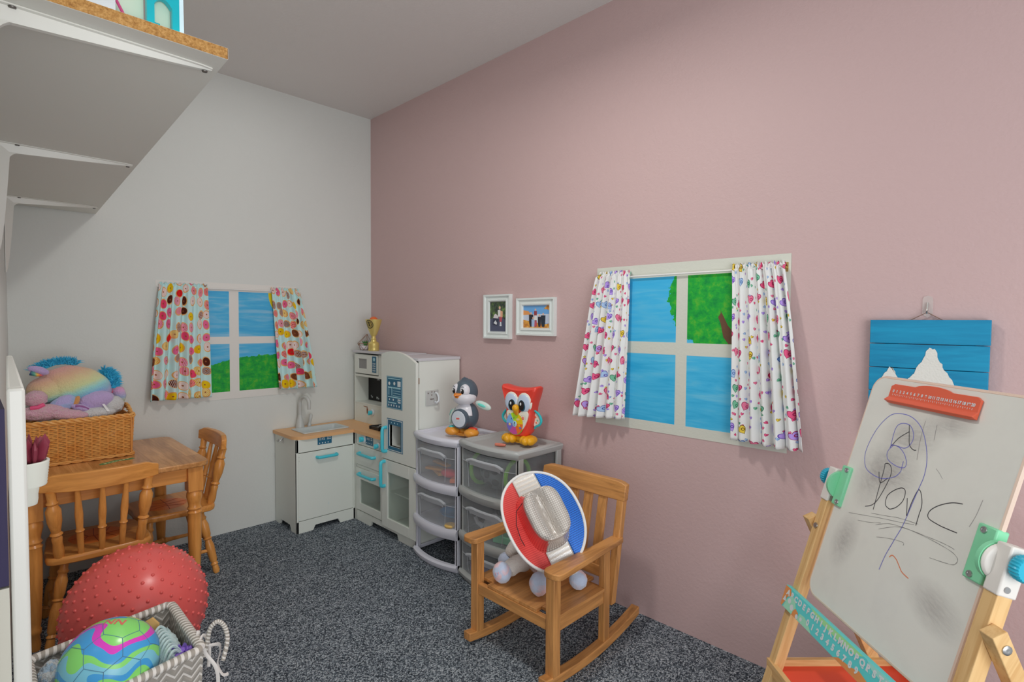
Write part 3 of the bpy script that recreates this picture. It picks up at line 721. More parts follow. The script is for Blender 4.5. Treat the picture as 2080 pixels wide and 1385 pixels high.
def drawer_tower(label, x0, x1, ya, yb, H, bars, mat, fmat, present):
    t = thing('drawer_tower', label, 'drawer tower', ((x0+x1)/2, (ya+yb)/2, 0))
    bow = .032; yc = (ya+yb)/2; hw = (yb-ya)/2
    def fx(y, extra=0): return x0-bow*(1-((y-yc)/hw)**2)-extra
    def outline(inset=0, extra=0, n=14):
        ys = [yb-inset-(yb-ya-2*inset)*k/n for k in range(n+1)]
        return [(x1-inset, ya+inset), (x1-inset, yb-inset)]+[(fx(y, extra)+inset, y) for y in ys]
    # top: moulded tray lid
    def ring(i, z, e=0): return [(x, y, z) for x, y in outline(i, e)]
    MB().loft([ring(.006, H-.036), ring(0, H-.030), ring(-.004, H-.012), ring(.0, H-.004), ring(.008, H), ring(.020, H), ring(.024, H-.006), ring(.034, H-.006), ring(.04, H-.014)]).build('lid', mat, t)
    # posts and rails
    m = MB()
    for y_, s_ in ((ya, 1), (yb, -1)):
        m.box((x0+.004, y_, .012), (x0+.032, y_+s_*.012, H-.03)); m.box((x1-.035, y_, .012), (x1-.004, y_+s_*.012, H-.03))
        m.box((x0+.004, y_+s_*.002, .012), (x0+.010, y_+s_*.020, H-.03))
        m.box((x0+.012, y_+s_*.001, .012), (x1-.01, y_+s_*.010, .030))
        for b0, b1 in bars: m.box((x0+.012, y_+s_*.002, b1-.014), (x1-.01, y_+s_*.014, b1-.004))
    m.box((x1-.010, ya+.004, .012), (x1-.004, yb-.004, .03))
    m.build('frame', mat, t, bevel=.002)
    side = frosted('side_panel_plastic', D(170, 172, 170), .18) if 'side_panel_plastic' not in bpy.data.materials else bpy.data.materials['side_panel_plastic']
    for b0, b1 in bars+[(0, 0)]:
        n = 16; rings = []
        hgt = (b1-b0) if b1 else .030; zb = b0 if b1 else 0.002
        for k in range(n+1):
            y = yb-(yb-ya)*k/n; x = fx(y, .003)
            rings.append([(x+.020, y, zb), (x+.003, y, zb), (x-.003, y, zb+hgt*.35), (x-.004, y, zb+hgt*.75), (x+.003, y, zb+hgt), (x+.020, y, zb+hgt)])
        MB().loft(rings).build('front_bar', mat, t)
    lv = [H-.036]+[b0 for b0, b1 in bars]; lo = [b1 for b0, b1 in bars]+[.034]
    for i in range(3):
        if not present[i]: continue
        zt, zb = lv[i]-.004, lo[i]+.001
        m = MB(); n = 14; ins = .016
        ysv = [yb-ins-(yb-ya-2*ins)*k/n for k in range(n+1)]
        def xf(y, z): return fx(y)*1+.010+(.006 if z else 0)
        fr = [(fx(y)+.009, y) for y in ysv]
        fl = [[(x+.004, y, zb) for x, y in fr]+[(x1-.02, ya+ins+.003, zb), (x1-.02, yb-ins-.003, zb)], [(x, y, zt) for x, y in fr]+[(x1-.015, ya+ins, zt), (x1-.015, yb-ins, zt)]]
        m.loft(fl, True, True, False)
        dr = m.build('drawer', fmat, t, solid=.0015)
        # moulded grip: a raised scoop on the drawer front
        hy = hw*.62; hz = zt-.030; q = []
        def fp(y, z, e): return (fx(y)+.009-e, y, z)
        g = MB()
        top = [(yc+hy-2*hy*k/12) for k in range(13)]
        arcp = [(y, hz-.0+(-.000 if abs(y-yc) < hy*.7 else -.012*(abs(y-yc)-hy*.7)/(hy*.3))) for y in top]
        g.tube([fp(y, z, .0075) for y, z in arcp], .0065, 8)
        g.loft([[fp(y, z+.002, .010), fp(y, z-.026, .002), fp(y, z-.026, .0005), fp(y, z+.004, .0005)] for y, z in arcp[1:-1]])
        g.build('grip', P_lip, dr)
        g = MB()
        for s_ in (-1, 1): g.tube([fp(yc+s_*hy, hz-.012, .002), fp(yc+s_*hy*.97, hz-.05, .002), fp(yc+s_*hy*.93, zb+.012, .001)], .0012, 6)
        g.tube([fp(ysv[k], hz-.020, .001) for k in range(0, 15)], .0012, 6)
        g.build('moulded_edge', P_lip, dr)
        del q
    return t
drawer_tower('white drawer tower missing its bottom drawer, beside the toy fridge', 1.545, 1.825, 1.866, 2.196, .610, [(.355, .397), (.150, .197)], P_tw, P_fr, (1, 1, 0))
drawer_tower('grey drawer tower with three clear drawers behind the rocking chair', 1.550, 1.828, 1.486, 1.852, .622, [(.372, .412), (.166, .208)], P_tg, P_fr2, (1, 1, 1))
# contents
def col(name, *c, **k): return plain(name, D(*c), **k)
def content(name, label, cat, bm, mat, group=None, bevel=0):
    return tag(bm.build(name, mat, None, bevel=bevel), label, cat, group)
zA = .402
rnd = random.Random(11)
def slab(cx, cy, cz, a, b, c, rz, rx=0):
    M = Matrix.Translation((cx, cy, cz)) @ Matrix.Rotation(rz, 4, 'Z') @ Matrix.Rotation(rx, 4, 'X')
    return MB().box((-a/2, -b/2, -c/2), (a/2, b/2, c/2), M)
YB = col('yellow_toy_wood', 222, 160, 66)
content('toy_block', 'flat yellow toy block lowest in the top white drawer', 'toy block', slab(1.62, 2.10, .411, .13, .035, .015, 1.2), YB, 'yellow toy blocks in the top white drawer', .002)
content('toy_block', 'long yellow toy plank lying across the top white drawer', 'toy block', slab(1.61, 2.08, .427, .15, .03, .012, 1.85), YB, 'yellow toy blocks in the top white drawer', .002)
content('toy_block', 'thin yellow toy plank topmost in the top white drawer', 'toy block', slab(1.65, 2.11, .4425, .13, .028, .012, 1.45), YB, 'yellow toy blocks in the top white drawer', .002)
content('toy_sausage', 'red rounded toy at the front of the top white drawer', 'toy food', MB().ell((1.600, 1.985, .4265), (.022, .050, .022), Matrix.Rotation(.25, 4, 'Z')), col('red_toy', 196, 50, 62))
content('toy_sponge', 'orange toy piece beside the red rounded toy', 'toy food', slab(1.585, 1.918, .413, .06, .045, .018, .5), col('orange_toy', 224, 122, 70), None, .003)
content('toy_cup', 'dark blue toy cup at the back of the top white drawer', 'toy cup', MB().lathe([(.022, 0), (.032, .05), (.029, .05), (.020, .004)], (1.70, 1.96, zA), (0, 0, 1), 18), col('navy_toy', 44, 60, 130))
content('toy_plate', 'blue toy plate lying in the second white drawer', 'toy plate', MB().lathe([(.045, 0), (.075, .008), (.085, .020), (.082, .020), (.070, .010), (0, .005)], (1.645, 1.985, .215), (.05, 0, 1), 26), col('blue_toy_plate', 50, 120, 168))
content('toy_biscuit', 'round yellow toy biscuit in the second white drawer', 'toy food', MB().lathe([(.026, 0), (.028, .006), (.024, .011)], (1.555, 1.925, .200), (0, 0, 1), 18), col('biscuit_toy', 214, 176, 96))
# grey drawer contents: perforated ball with a green band, white teapot, lids
m = MB(); gc = Vector((1.630, 1.675, .494))
m.ell(gc, (.078, .095, .078)); perf = m.build('perforated_ball', col('grey_ball', 92, 100, 104), None); tag(perf, 'dark grey holed toy ball with green bands in the top grey drawer', 'toy ball')
for s_ in (-1, 1):
    m = MB(); m.tube([(gc.x+.072*cos(2*pi*k/28), gc.y+s_*.108, gc.z+.072*sin(2*pi*k/28)) for k in range(28)], .009, 8, closed=True); m.build('green_band', col('lime_toy', 120, 190, 50), perf)
m = MB()
for (dy, dz) in ((0, 0), (.04, .02), (-.04, .02), (0, .045), (.04, -.03), (-.04, -.03), (0, -.045)):
    p = Vector((-sqrt(max(0, 1-(dy/.095)**2-(dz/.078)**2))*.078, dy, dz)); m.lathe([(.016, 0), (.016, .002)], gc+p*.99, p, 14)
m.build('hole', col('hole_shade', 44, 50, 54), perf)  # dark discs on the solid ball, shade of the holes put into colour
m = MB(); m.lathe([(.030, 0), (.048, .02), (.050, .045), (.040, .065), (.015, .075), (.010, .088), (0, .09)], (1.625, 1.70, .2125), (0, 0, 1), 22)
m.tube([(1.60, 1.745, .235), (1.59, 1.775, .25), (1.585, 1.785, .275)], [.012, .009, .008], 8)
content('toy_teapot', 'white toy teapot in the second grey drawer', 'toy teapot', m, col('white_toy', 196, 200, 204))
content('toy_saucer', 'pale round toy saucer leaning in the second grey drawer', 'toy saucer', MB().lathe([(.045, 0), (.047, .008), (.02, .016), (0, .017)], (1.66, 1.60, .245), (-.7, .2, .5), 22), col('pale_toy', 170, 182, 196))
content('toy_box', 'mint green toy box low in the second grey drawer', 'toy box', slab(1.592, 1.600, .228, .06, .09, .03, .3), col('mint_toy', 104, 190, 140), None, .003)
content('toy_basket', 'dark toy pan in the bottom grey drawer', 'toy pan', MB().lathe([(.040, 0), (.055, .03), (.052, .03), (.038, .004)], (1.64, 1.65, .037), (0, 0, 1), 20), col('dark_toy', 70, 74, 84))
content('toy_car', 'small purple toy block in the bottom grey drawer', 'toy block', slab(1.585, 1.755, .058, .05, .07, .04, .4), col('purple_toy', 120, 104, 150), None, .004)
content('toy_box', 'pink toy box at the side of the top grey drawer', 'toy box', slab(1.755, 1.545, .438, .09, .05, .05, .1), col('pink_toy', 204, 70, 96), None, .003)
# crayon stub on the grey lid
content('chalk_stub', 'small reddish brown toy stub lying on the grey drawer tower', 'toy piece', MB().tube([(1.603, 1.676, .6165), (1.612, 1.655, .6165), (1.622, 1.632, .6165)], [.0065, .008, .005], 10), col('brick_red', 166, 94, 76))

# ------------------------------------------------------------------ picture frames on the pink wall
def photo_frame(label, ya, yb, za, zb, bw, deep=.020):
    t = thing('picture_frame', label, 'picture frame', (PW-.01, (ya+yb)/2, (za+zb)/2))
    x1 = PW-.0005
    m = MB()
    prof = [(0, 0), (0, deep), (bw*.22, deep), (bw*.3, deep*.62), (bw*.62, deep*.55), (bw*.7, deep*.85), (bw*.88, deep*.8), (bw, deep*.3), (bw, 0)]
    rings = []
    for (cy, cz, sy, sz) in ((ya, za, 1, 1), (yb, za, -1, 1), (yb, zb, -1, -1), (ya, zb, 1, -1)):
        rings.append([(x1-h, cy+sy*d, cz+sz*d) for d, h in prof])
    rings.append(rings[0]); m.loft(rings, True, False, False)
    m.build('frame', plain('white_frame_gloss', D(196, 202, 200), .3), t)
    return t, x1-deep*.3
def art(par, x, polys, name='photo_print'):
    """flat picture: list of (material, [(y, z)...]) laid from the back forwards"""
    m = MB(); mats = []
    for i, (mt, pts) in enumerate(polys):
        if mt not in mats: mats.append(mt)
        m.cur = mats.index(mt); m.poly([(x-.00004*i, y, z) for y, z in pts])
    return m.build(name, mats, par, smooth=False)
def blob(cy, cz, ry, rz, n=12): return [(cy+ry*cos(2*pi*k/n), cz+rz*sin(2*pi*k/n)) for k in range(n)]
def c_(n, *c): return plain(n, D(*c), .5)
t, fxx = photo_frame('white picture frame upright with a photo of a child and stroller', 1.815, 2.002, 1.066, 1.283, .036)
dk = NT('photo_dark_leaves'); v = dk.coord('Object'); dk.base(dk.ramp(dk.noise(v, 45, 4, .6), [(.4, D(38, 46, 44)), (.56, D(66, 84, 50)), (.7, D(96, 124, 62))])); dk.set(.25); dk = dk.m
Y0, Z0 = 1.966, 1.102   # lower-left inner corner seen from the room
def PQ(u, v, w, h, ox=1.966, oz=1.102): return (ox-u*w, oz+v*h)
w_, h_ = .115, .145
S = lambda pts: [PQ(u, v, w_, h_) for u, v in pts]
art(t, fxx, [(dk, S([(0, 0), (1, 0), (1, 1), (0, 1)])), (c_('photo_path', 62, 66, 84), S([(0, 0), (1, 0), (1, .38), (.6, .5), (0, .42)])),
    (c_('photo_pram', 40, 44, 60), S([(.15, .22), (.45, .18), (.55, .42), (.2, .45)])), (c_('photo_pramhood', 172, 168, 170), S([(.2, .45), (.25, .56), (.35, .6), (.5, .52), (.52, .44)])),
    (c_('photo_white', 206, 210, 214), S([(.22, .28), (.34, .38), (.44, .28), (.40, .22)])), (c_('photo_shirt', 206, 206, 204), S([(.48, .72), (.64, .74), (.66, .5), (.5, .5)])),
    (c_('photo_tan', 196, 150, 120), S([(.64, .7), (.78, .68), (.78, .48), (.64, .46)])), (c_('photo_red', 150, 66, 76), S([(.56, .5), (.76, .48), (.72, .32), (.6, .32)])),
    (c_('photo_skin', 198, 160, 138), [PQ(u, v, w_, h_) for u, v in blob(.6, .8, .06, .055)]), (c_('photo_shoe', 190, 196, 202), S([(.62, .32), (.7, .32), (.72, .18), (.6, .18)]))])
t, fxx = photo_frame('white picture frame wide with a family photo at a lake', 1.538, 1.773, 1.087, 1.260, .036)
w_, h_ = .163, .101; S = lambda pts: [PQ(u, v, w_, h_, 1.737, 1.123) for u, v in pts]
au = NT('photo_autumn'); v = au.coord('Object'); au.base(au.ramp(au.noise(v, 60, 4, .6), [(.4, D(150, 96, 44)), (.55, D(206, 150, 62)), (.7, D(220, 190, 120))])); au.set(.25); au = au.m
P_ = [(c_('photo_sky', 96, 150, 200), S([(0, 0), (1, 0), (1, 1), (0, 1)])), (c_('photo_lake', 170, 180, 196), S([(0, .2), (1, .2), (1, .62), (0, .62)])), (c_('photo_hill', 176, 120, 70), S([(0, .58), (.3, .6), (.2, .76), (0, .8)])),
      (au, S([(0, 0), (1, 0), (1, .2), (.8, .16), (.25, .3), (0, .36)])), (au, S([(.78, .86), (.9, 1), (1, 1), (1, .8)]))]
for (u, vtop, wd, cc, legs) in ((.3, .72, .17, ('photo_black', 36, 34, 40), 1), (.47, .88, .11, ('photo_maroon', 120, 50, 56), 1), (.38, .50, .12, ('photo_blue', 130, 150, 178), 0), (.62, .62, .12, ('photo_black', 36, 34, 40), 1), (.76, .68, .17, ('photo_coat', 30, 38, 48), 0)):
    mt = c_(*cc); P_.append((mt, S([(u-wd/2, vtop-.12), (u+wd/2, vtop-.12), (u+wd/2*.9, vtop-.46), (u+wd*.25, .04), (u-wd*.25, .04), (u-wd/2*.9, vtop-.46)])))
    P_.append((c_('photo_skin', 198, 160, 138), [PQ(a, b, w_, h_, 1.737, 1.123) for a, b in blob(u, vtop-.06, .032, .05)]))
P_.append((c_('photo_red', 150, 66, 76), S([(.44, .3), (.52, .3), (.53, .06), (.43, .06)])))
P_.append((c_('photo_shirt', 206, 206, 204), S([(.43, .56), (.53, .56), (.54, .34), (.42, .34)])))
art(t, fxx, P_)

# ------------------------------------------------------------------ blue plank sign on its hook
P_blue = wood('blue_painted_plank', D(8, 96, 132), D(16, 116, 150), 'Y', .5)
t = thing('plank_sign', 'blue painted plank sign with white snowy peaks hanging behind the easel', 'wall sign', (PW-.012, .22, .95))
sy0, sy1 = .090, .350; top = 1.161
for k in range(5):
    z1 = top-.0672*k; box((PW-.024, sy0+.001*k, z1-.0655), (PW-.008, sy1, z1)).build('plank', P_blue, t, bevel=.0012)
m = MB()
for yy in (.135, .30): m.box((PW-.008, yy-.015, .835), (PW-.0005, yy+.015, 1.150))
m.build('back_batten', P_blue, t)
sx = PW-.0243
P_snow = plain('snow_paint', D(172, 173, 168), .7, bump=(220, .6, .002), var=.05)
rnd = random.Random(5)
def jag(pts, amp=.0022, n=7):
    out = []
    for i in range(len(pts)):
        a, b = pts[i], pts[(i+1) % len(pts)]
        for k in range(n):
            f = k/n; out.append((a[0]+(b[0]-a[0])*f+rnd.uniform(-amp, amp)*(k > 0), a[1]+(b[1]-a[1])*f+rnd.uniform(-amp, amp)*(k > 0)))
    return out
def fancol(name, pts, mat, off):
    m = MB(); q = [(sx-off, y, z) for y, z in pts]; m.prism(q, (-.0005, 0, 0)); return m.build(name, mat, t, smooth=False)
bp = plain('brown_peak_paint', D(122, 78, 42), .7)
fancol('mountain_paint', [(.150, .962), (.262, .962), (.262, .935), (.30, .87), (.13, .87), (.145, .93)], bp, 0)
fancol('snow_cap', jag([(.214, 1.084), (.202, 1.084), (.184, 1.035), (.150, .975), (.178, .966), (.215, .978), (.252, .966), (.268, .982), (.243, 1.02)]), P_snow, .0006)
fancol('snow_cap', jag([(.302, 1.029), (.293, 1.027), (.275, .985), (.280, .96), (.33, .96), (.338, .975), (.318, 1.00)]), P_snow, .0006)
m = MB(); hk = (PW-.012, .2225)
m.tube([(PW-.008, .277, 1.150), (PW-.010, .2225, 1.182), (PW-.008, .172, 1.150)], .0012, 6)
m.build('hanging_wire', plain('sign_wire', D(120, 96, 84), .4, .6), t)
P_clear = NT('clear_plastic'); P_clear.set(.1, 0, .5); P_clear.base(D(214, 208, 204))
_t = P_clear.new('ShaderNodeBsdfTransparent'); _x = P_clear.new('ShaderNodeMixShader'); _x.inputs[0].default_value = .28
P_clear.link(_t.outputs[0], _x.inputs[1]); P_clear.link(P_clear.bs.outputs[0], _x.inputs[2]); P_clear.link(_x.outputs[0], P_clear.out.inputs[0]); P_clear = P_clear.m
t = thing('wall_hook', 'clear plastic adhesive hook holding the blue plank sign', 'hook', (PW-.002, .2225, 1.2))
m = MB(); o_ = [(.2225+.0115*sx_, z) for sx_, z in ((-1, 1.176), (-1, 1.216), (-.8, 1.224), (0, 1.228), (.8, 1.224), (1, 1.216), (1, 1.176), (0, 1.168))]
m.prism([(PW-.004, y, z) for y, z in o_], (.0035, 0, 0)); m.build('backplate', P_clear, t)
MB().tube([(PW-.004, .2225, 1.208), (PW-.008, .2225, 1.196), (PW-.010, .2225, 1.184), (PW-.014, .2225, 1.180), (PW-.017, .2225, 1.186)], .0022, 8).build('wire_hook', P_metal, t)

# ------------------------------------------------------------------ easel
TL = Vector((1.664, .299, 1.012)); U = Vector((-.7031, -.7111, 0)); V = Vector((.2030, -.2009, .9584)); N = U.cross(V)
FWD = Vector((-.7111, .7031, 0)); Zv = Vector((0, 0, 1))
BWd, BHt = .433, .588
def E_(s, d, o=0): return TL+U*s-V*d+N*o
easel = thing('easel', 'wooden kids easel with a scribbled whiteboard, orange clip and alphabet panel', 'easel', (1.45, .25, 0))
pine1, pine2 = D(192, 160, 112), D(166, 130, 84)
def pinemat(vec):
    """pine with grain running along vec"""
    key = 'pine_%d' % len([k for k in MC if k.startswith('pine_')])
    m = NT(key); m.set(.5, 0, .35)
    d = Vector(vec).normalized(); eul = d.to_track_quat('Z', 'Y').to_matrix().inverted().to_euler()
    c = m.new('ShaderNodeTexCoord'); r = m.new('ShaderNodeMapping'); r.inputs['Rotation'].default_value = eul; r2_ = m.new('ShaderNodeMapping'); r2_.inputs['Scale'].default_value = (1, 1, .06)
    m.link(c.outputs['Object'], r.inputs[0]); m.link(r.outputs[0], r2_.inputs[0])
    n1 = m.noise(r2_.outputs[0], 55, 4, .6, .5); n2 = m.noise(r2_.outputs[0], 140, 3, .5)
    m.base(m.ramp(m.math('ADD', m.math('MULTIPLY', n1, .7), m.math('MULTIPLY', n2, .3)), [(.38, pine2), (.56, pine1)]))
    MC[key] = m.m; return m.m
pineV = pinemat(V); pineU = pinemat(U); pineR = pinemat((.35, -.35, .87)); pineF = pinemat(FWD)
def obox(m, s0, s1, d0, d1, o0, o1):
    P = [E_(s, d, o) for o in (o0, o1) for (s, d) in ((s0, d0), (s1, d0), (s1, d1), (s0, d1))]
    m.add(P, [(0, 1, 2, 3), (7, 6, 5, 4), (0, 4, 5, 1), (1, 5, 6, 2), (2, 6, 7, 3), (3, 7, 4, 0)]); return m
# board
def rrect(w0, w1, h0, h1, r, n=8):
    P = []
    for (cs, cd, a0) in ((w1-r, h0+r, 0), (w0+r, h0+r, 90), (w0+r, h1-r, 180), (w1-r, h1-r, 270)):
        for k in range(n+1):
            A = radians(a0+90*k/n); P.append((cs+r*cos(A), cd-r*sin(A)))
    return P
P_board = NT('whiteboard_surface'); P_board.set(.22, 0, .45)
v = P_board.coord('Object'); n = P_board.noise(v, 9, 4, .6); n2 = P_board.noise(v, 3.2, 2)
P_board.base(P_board.mix(P_board.math('MULTIPLY', P_board.ramp(n, [(.48, (0, 0, 0, 1)), (.70, (1, 1, 1, 1))]), .10), D(204, 204, 197), D(140, 134, 134))); P_board = P_board.m
m = MB(); rr_ = rrect(0, BWd, 0, BHt, .034)
m.prism([E_(s, d, -.004) for s, d in rr_], N*.008); bd = m.build('whiteboard', P_board, easel, bevel=.001)
m = MB(); m.tube([E_(s, d, -.001) for s, d in rr_], .0055, 8, closed=True, sy=1.0); m.build('board_edging', plain('pale_edging', D(206, 184, 168), .4), bd)
STROKES = [
    ('purple1', [(0.175, 0.210), (0.162, 0.227), (0.124, 0.242), (0.079, 0.238), (0.057, 0.221), (0.048, 0.188), (0.060, 0.133), (0.088, 0.092), (0.120, 0.081), (0.156, 0.083), (0.190, 0.100), (0.216, 0.131), (0.234, 0.167), (0.240, 0.201), (0.237, 0.233), (0.233, 0.270), (0.228, 0.318), (0.218, 0.358), (0.208, 0.399), (0.204, 0.434)]),
    ('purple2', [(0.122, 0.164), (0.119, 0.120), (0.130, 0.104), (0.157, 0.102), (0.176, 0.119), (0.179, 0.139), (0.166, 0.156), (0.139, 0.157), (0.121, 0.158)]),
    ('purple3', [(0.131, 0.156), (0.118, 0.176), (0.127, 0.194), (0.158, 0.202), (0.181, 0.199), (0.182, 0.186), (0.168, 0.169), (0.146, 0.158), (0.125, 0.159), (0.121, 0.167)]),
    ('purple4', [(0.173, 0.186), (0.175, 0.210)]),
    ('b_D', [(0.156, 0.102), (0.165, 0.124), (0.175, 0.146), (0.189, 0.154), (0.198, 0.153)]),
    ('b_d2', [(0.124, 0.161), (0.138, 0.138), (0.162, 0.117)]),
    ('b_P', [(0.132, 0.318), (0.129, 0.279), (0.125, 0.219), (0.123, 0.206), (0.137, 0.204), (0.149, 0.218), (0.148, 0.245), (0.137, 0.288), (0.124, 0.309), (0.104, 0.320)]),
    ('b_P2', [(0.112, 0.229), (0.126, 0.252), (0.144, 0.236)]),
    ('b_o', [(0.179, 0.300), (0.163, 0.295), (0.160, 0.274), (0.174, 0.256), (0.193, 0.244), (0.205, 0.248), (0.207, 0.269), (0.195, 0.289), (0.179, 0.300)]),
    ('b_n', [(0.229, 0.297), (0.221, 0.274), (0.216, 0.260)]),
    ('b_n2', [(0.230, 0.297), (0.231, 0.265), (0.237, 0.235), (0.247, 0.239), (0.258, 0.261), (0.259, 0.285), (0.260, 0.307)]),
    ('b_c', [(0.348, 0.227), (0.324, 0.233), (0.297, 0.249), (0.281, 0.267), (0.284, 0.281), (0.311, 0.285), (0.333, 0.285), (0.356, 0.284)]),
    ('s1', [(0.058, 0.353), (0.100, 0.343), (0.162, 0.328), (0.214, 0.317), (0.255, 0.307)]),
    ('s2', [(0.095, 0.359), (0.128, 0.351), (0.167, 0.338)]),
    ('s3', [(0.153, 0.348), (0.192, 0.330), (0.242, 0.322), (0.290, 0.318), (0.329, 0.315), (0.355, 0.315), (0.362, 0.316)]),
    ('s4', [(0.166, 0.353), (0.218, 0.327), (0.273, 0.320), (0.347, 0.321), (0.373, 0.328), (0.374, 0.339), (0.362, 0.346), (0.316, 0.354)]),
    ('s5', [(0.167, 0.372), (0.205, 0.360), (0.242, 0.353), (0.245, 0.359)]),
    ('s6', [(0.129, 0.328), (0.173, 0.318), (0.210, 0.309), (0.265, 0.302)]),
    ('l1', [(0.197, 0.084), (0.199, 0.124), (0.208, 0.173)]),
    ('l2', [(0.230, 0.087), (0.235, 0.121)]),
    ('l3', [(0.263, 0.178), (0.275, 0.185), (0.286, 0.194)]),
    ('or', [(0.220, 0.397), (0.226, 0.390), (0.239, 0.393), (0.254, 0.404), (0.264, 0.411), (0.284, 0.415)]),
    ('l4', [(0.385, 0.206), (0.382, 0.238), (0.376, 0.263)]),
]
ink = {'p': plain('blue_marker', D(98, 98, 160), .5), 'b': plain('black_marker', D(44, 42, 46), .5), 's': plain('faded_black_marker', D(116, 114, 112), .6), 'l': plain('faint_marker', D(126, 122, 122), .6), 'o': plain('orange_marker', D(206, 122, 84), .6)}
def smooth(pts, k=6):
    P = [Vector((a, b, 0)) for a, b in pts]; out = []
    for i in range(len(P)-1):
        p0 = P[max(0, i-1)]; p1 = P[i]; p2 = P[i+1]; p3 = P[min(len(P)-1, i+2)]
        for j in range(k):
            q = j/k; out.append(.5*((2*p1)+(p2-p0)*q+(2*p0-5*p1+4*p2-p3)*q*q+(-p0+3*p1-3*p2+p3)*q**3))
    return out+[P[-1]]
groups = {}
for nm, pts in STROKES: groups.setdefault(nm[0], []).append(pts)
for key, ls in groups.items():
    for pts in ls:
        m = MB(); C_ = smooth(pts); wd = {'p': .0009, 'b': .0009, 's': .0005, 'l': .0005, 'o': .0011}[key]
        L = []; R = []
        for i, p in enumerate(C_):
            d = (C_[min(i+1, len(C_)-1)]-C_[max(i-1, 0)]); d = d.normalized() if d.length > 0 else Vector((1, 0, 0)); q = Vector((-d.y, d.x, 0))*wd*(1 if key != 's' else (.5+.8*abs(sin(i*.7))))
            L.append(E_(p.x+q.x, p.y+q.y, .0043)); R.append(E_(p.x-q.x, p.y-q.y, .0043))
        b = len(C_); m.add(L+R, [(i, i+1, b+i+1, b+i) for i in range(b-1)]); m.build('marker_stroke', ink[key], bd, smooth=False)
# smudges left by wiping
sm = NT('wiped_smudge'); sm.set(.4); sm.base(D(112, 104, 106)); uvc = sm.coord('UV'); sp = sm.new('ShaderNodeSeparateXYZ'); sm.link(uvc, sp.inputs[0])
rad = sm.math('SQRT', sm.math('ADD', sm.math('POWER', sm.math('SUBTRACT', sp.outputs[0], .5), 2), sm.math('POWER', sm.math('SUBTRACT', sp.outputs[1], .5), 2)))
nn = sm.noise(sm.coord('UV', (3, 9, 1)), 2.2, 4, .65)
fac = sm.math('MULTIPLY', sm.math('MAXIMUM', sm.math('SUBTRACT', 1, sm.math('MULTIPLY', rad, 2)), 0), sm.math('MULTIPLY', nn, .52))
_t = sm.new('ShaderNodeBsdfTransparent'); _x = sm.new('ShaderNodeMixShader'); sm.link(fac, _x.inputs[0]); sm.link(_t.outputs[0], _x.inputs[1]); sm.link(sm.bs.outputs[0], _x.inputs[2]); sm.link(_x.outputs[0], sm.out.inputs[0]); sm = sm.m
for (s, d, a, b, rz) in ((.07, .42, .10, .16, .2), (.10, .24, .14, .20, .3), (.17, .13, .20, .12, -.2), (.36, .44, .16, .10, .3), (.26, .08, .14, .07, 0), (.16, .22, .16, .14, 0)):
    m = MB(); P = []
    for (x, y) in ((-a/2, -b/2), (a/2, -b/2), (a/2, b/2), (-a/2, b/2)): P.append(E_(max(.012, s+x*cos(rz)-y*sin(rz)), d+x*sin(rz)+y*cos(rz), .00415))
    m.add(P, [(0, 1, 2, 3)], [(0, 0), (1, 0), (1, 1), (0, 1)]); m.build('wiped_smudge', sm, bd, smooth=False)
# orange ruler clip
P_or = plain('orange_plastic', D(206, 90, 62), .35)
m = MB(); pr = [(.013, .010), (.046, .010), (.052, .016), (.056, .019), (.062, .0125), (.060, .006), (.013, .005)]
n = 24; rings = []
for k in range(n+1):
    s = .070+.252*k/n; f = (k/n-.5)/.5; bump_ = .008*max(0, cos(min(1, abs(f)*2.4)*pi/2))**.6 if abs(f)*2.4 < 1 else 0
    e = .006 if k in (0, n) else 0
    rings.append([E_(s, d-(bump_ if i in (0, 6) else 0)+(e if i in (0, 6) else (-e*.6 if i == 4 else 0)), o) for i, (d, o) in enumerate(pr)])
clip = m.loft(rings).build('ruler_clip', P_or, easel, bevel=.001)
for k in range(21):
    text('ruler_number', str(k), P_prt, E_(.083+.0112*k, .031, .0103), U, V, .0095, clip, depth=.0004, bold=.0003)
m = MB()
for k in range(41): obox(m, .0825+.0056*k, .0832+.0056*k, .0375, .0375+(.0042 if k % 2 == 0 else .0026), .0099, .0104)
m.build('ruler_ticks', P_prt, clip, smooth=False)
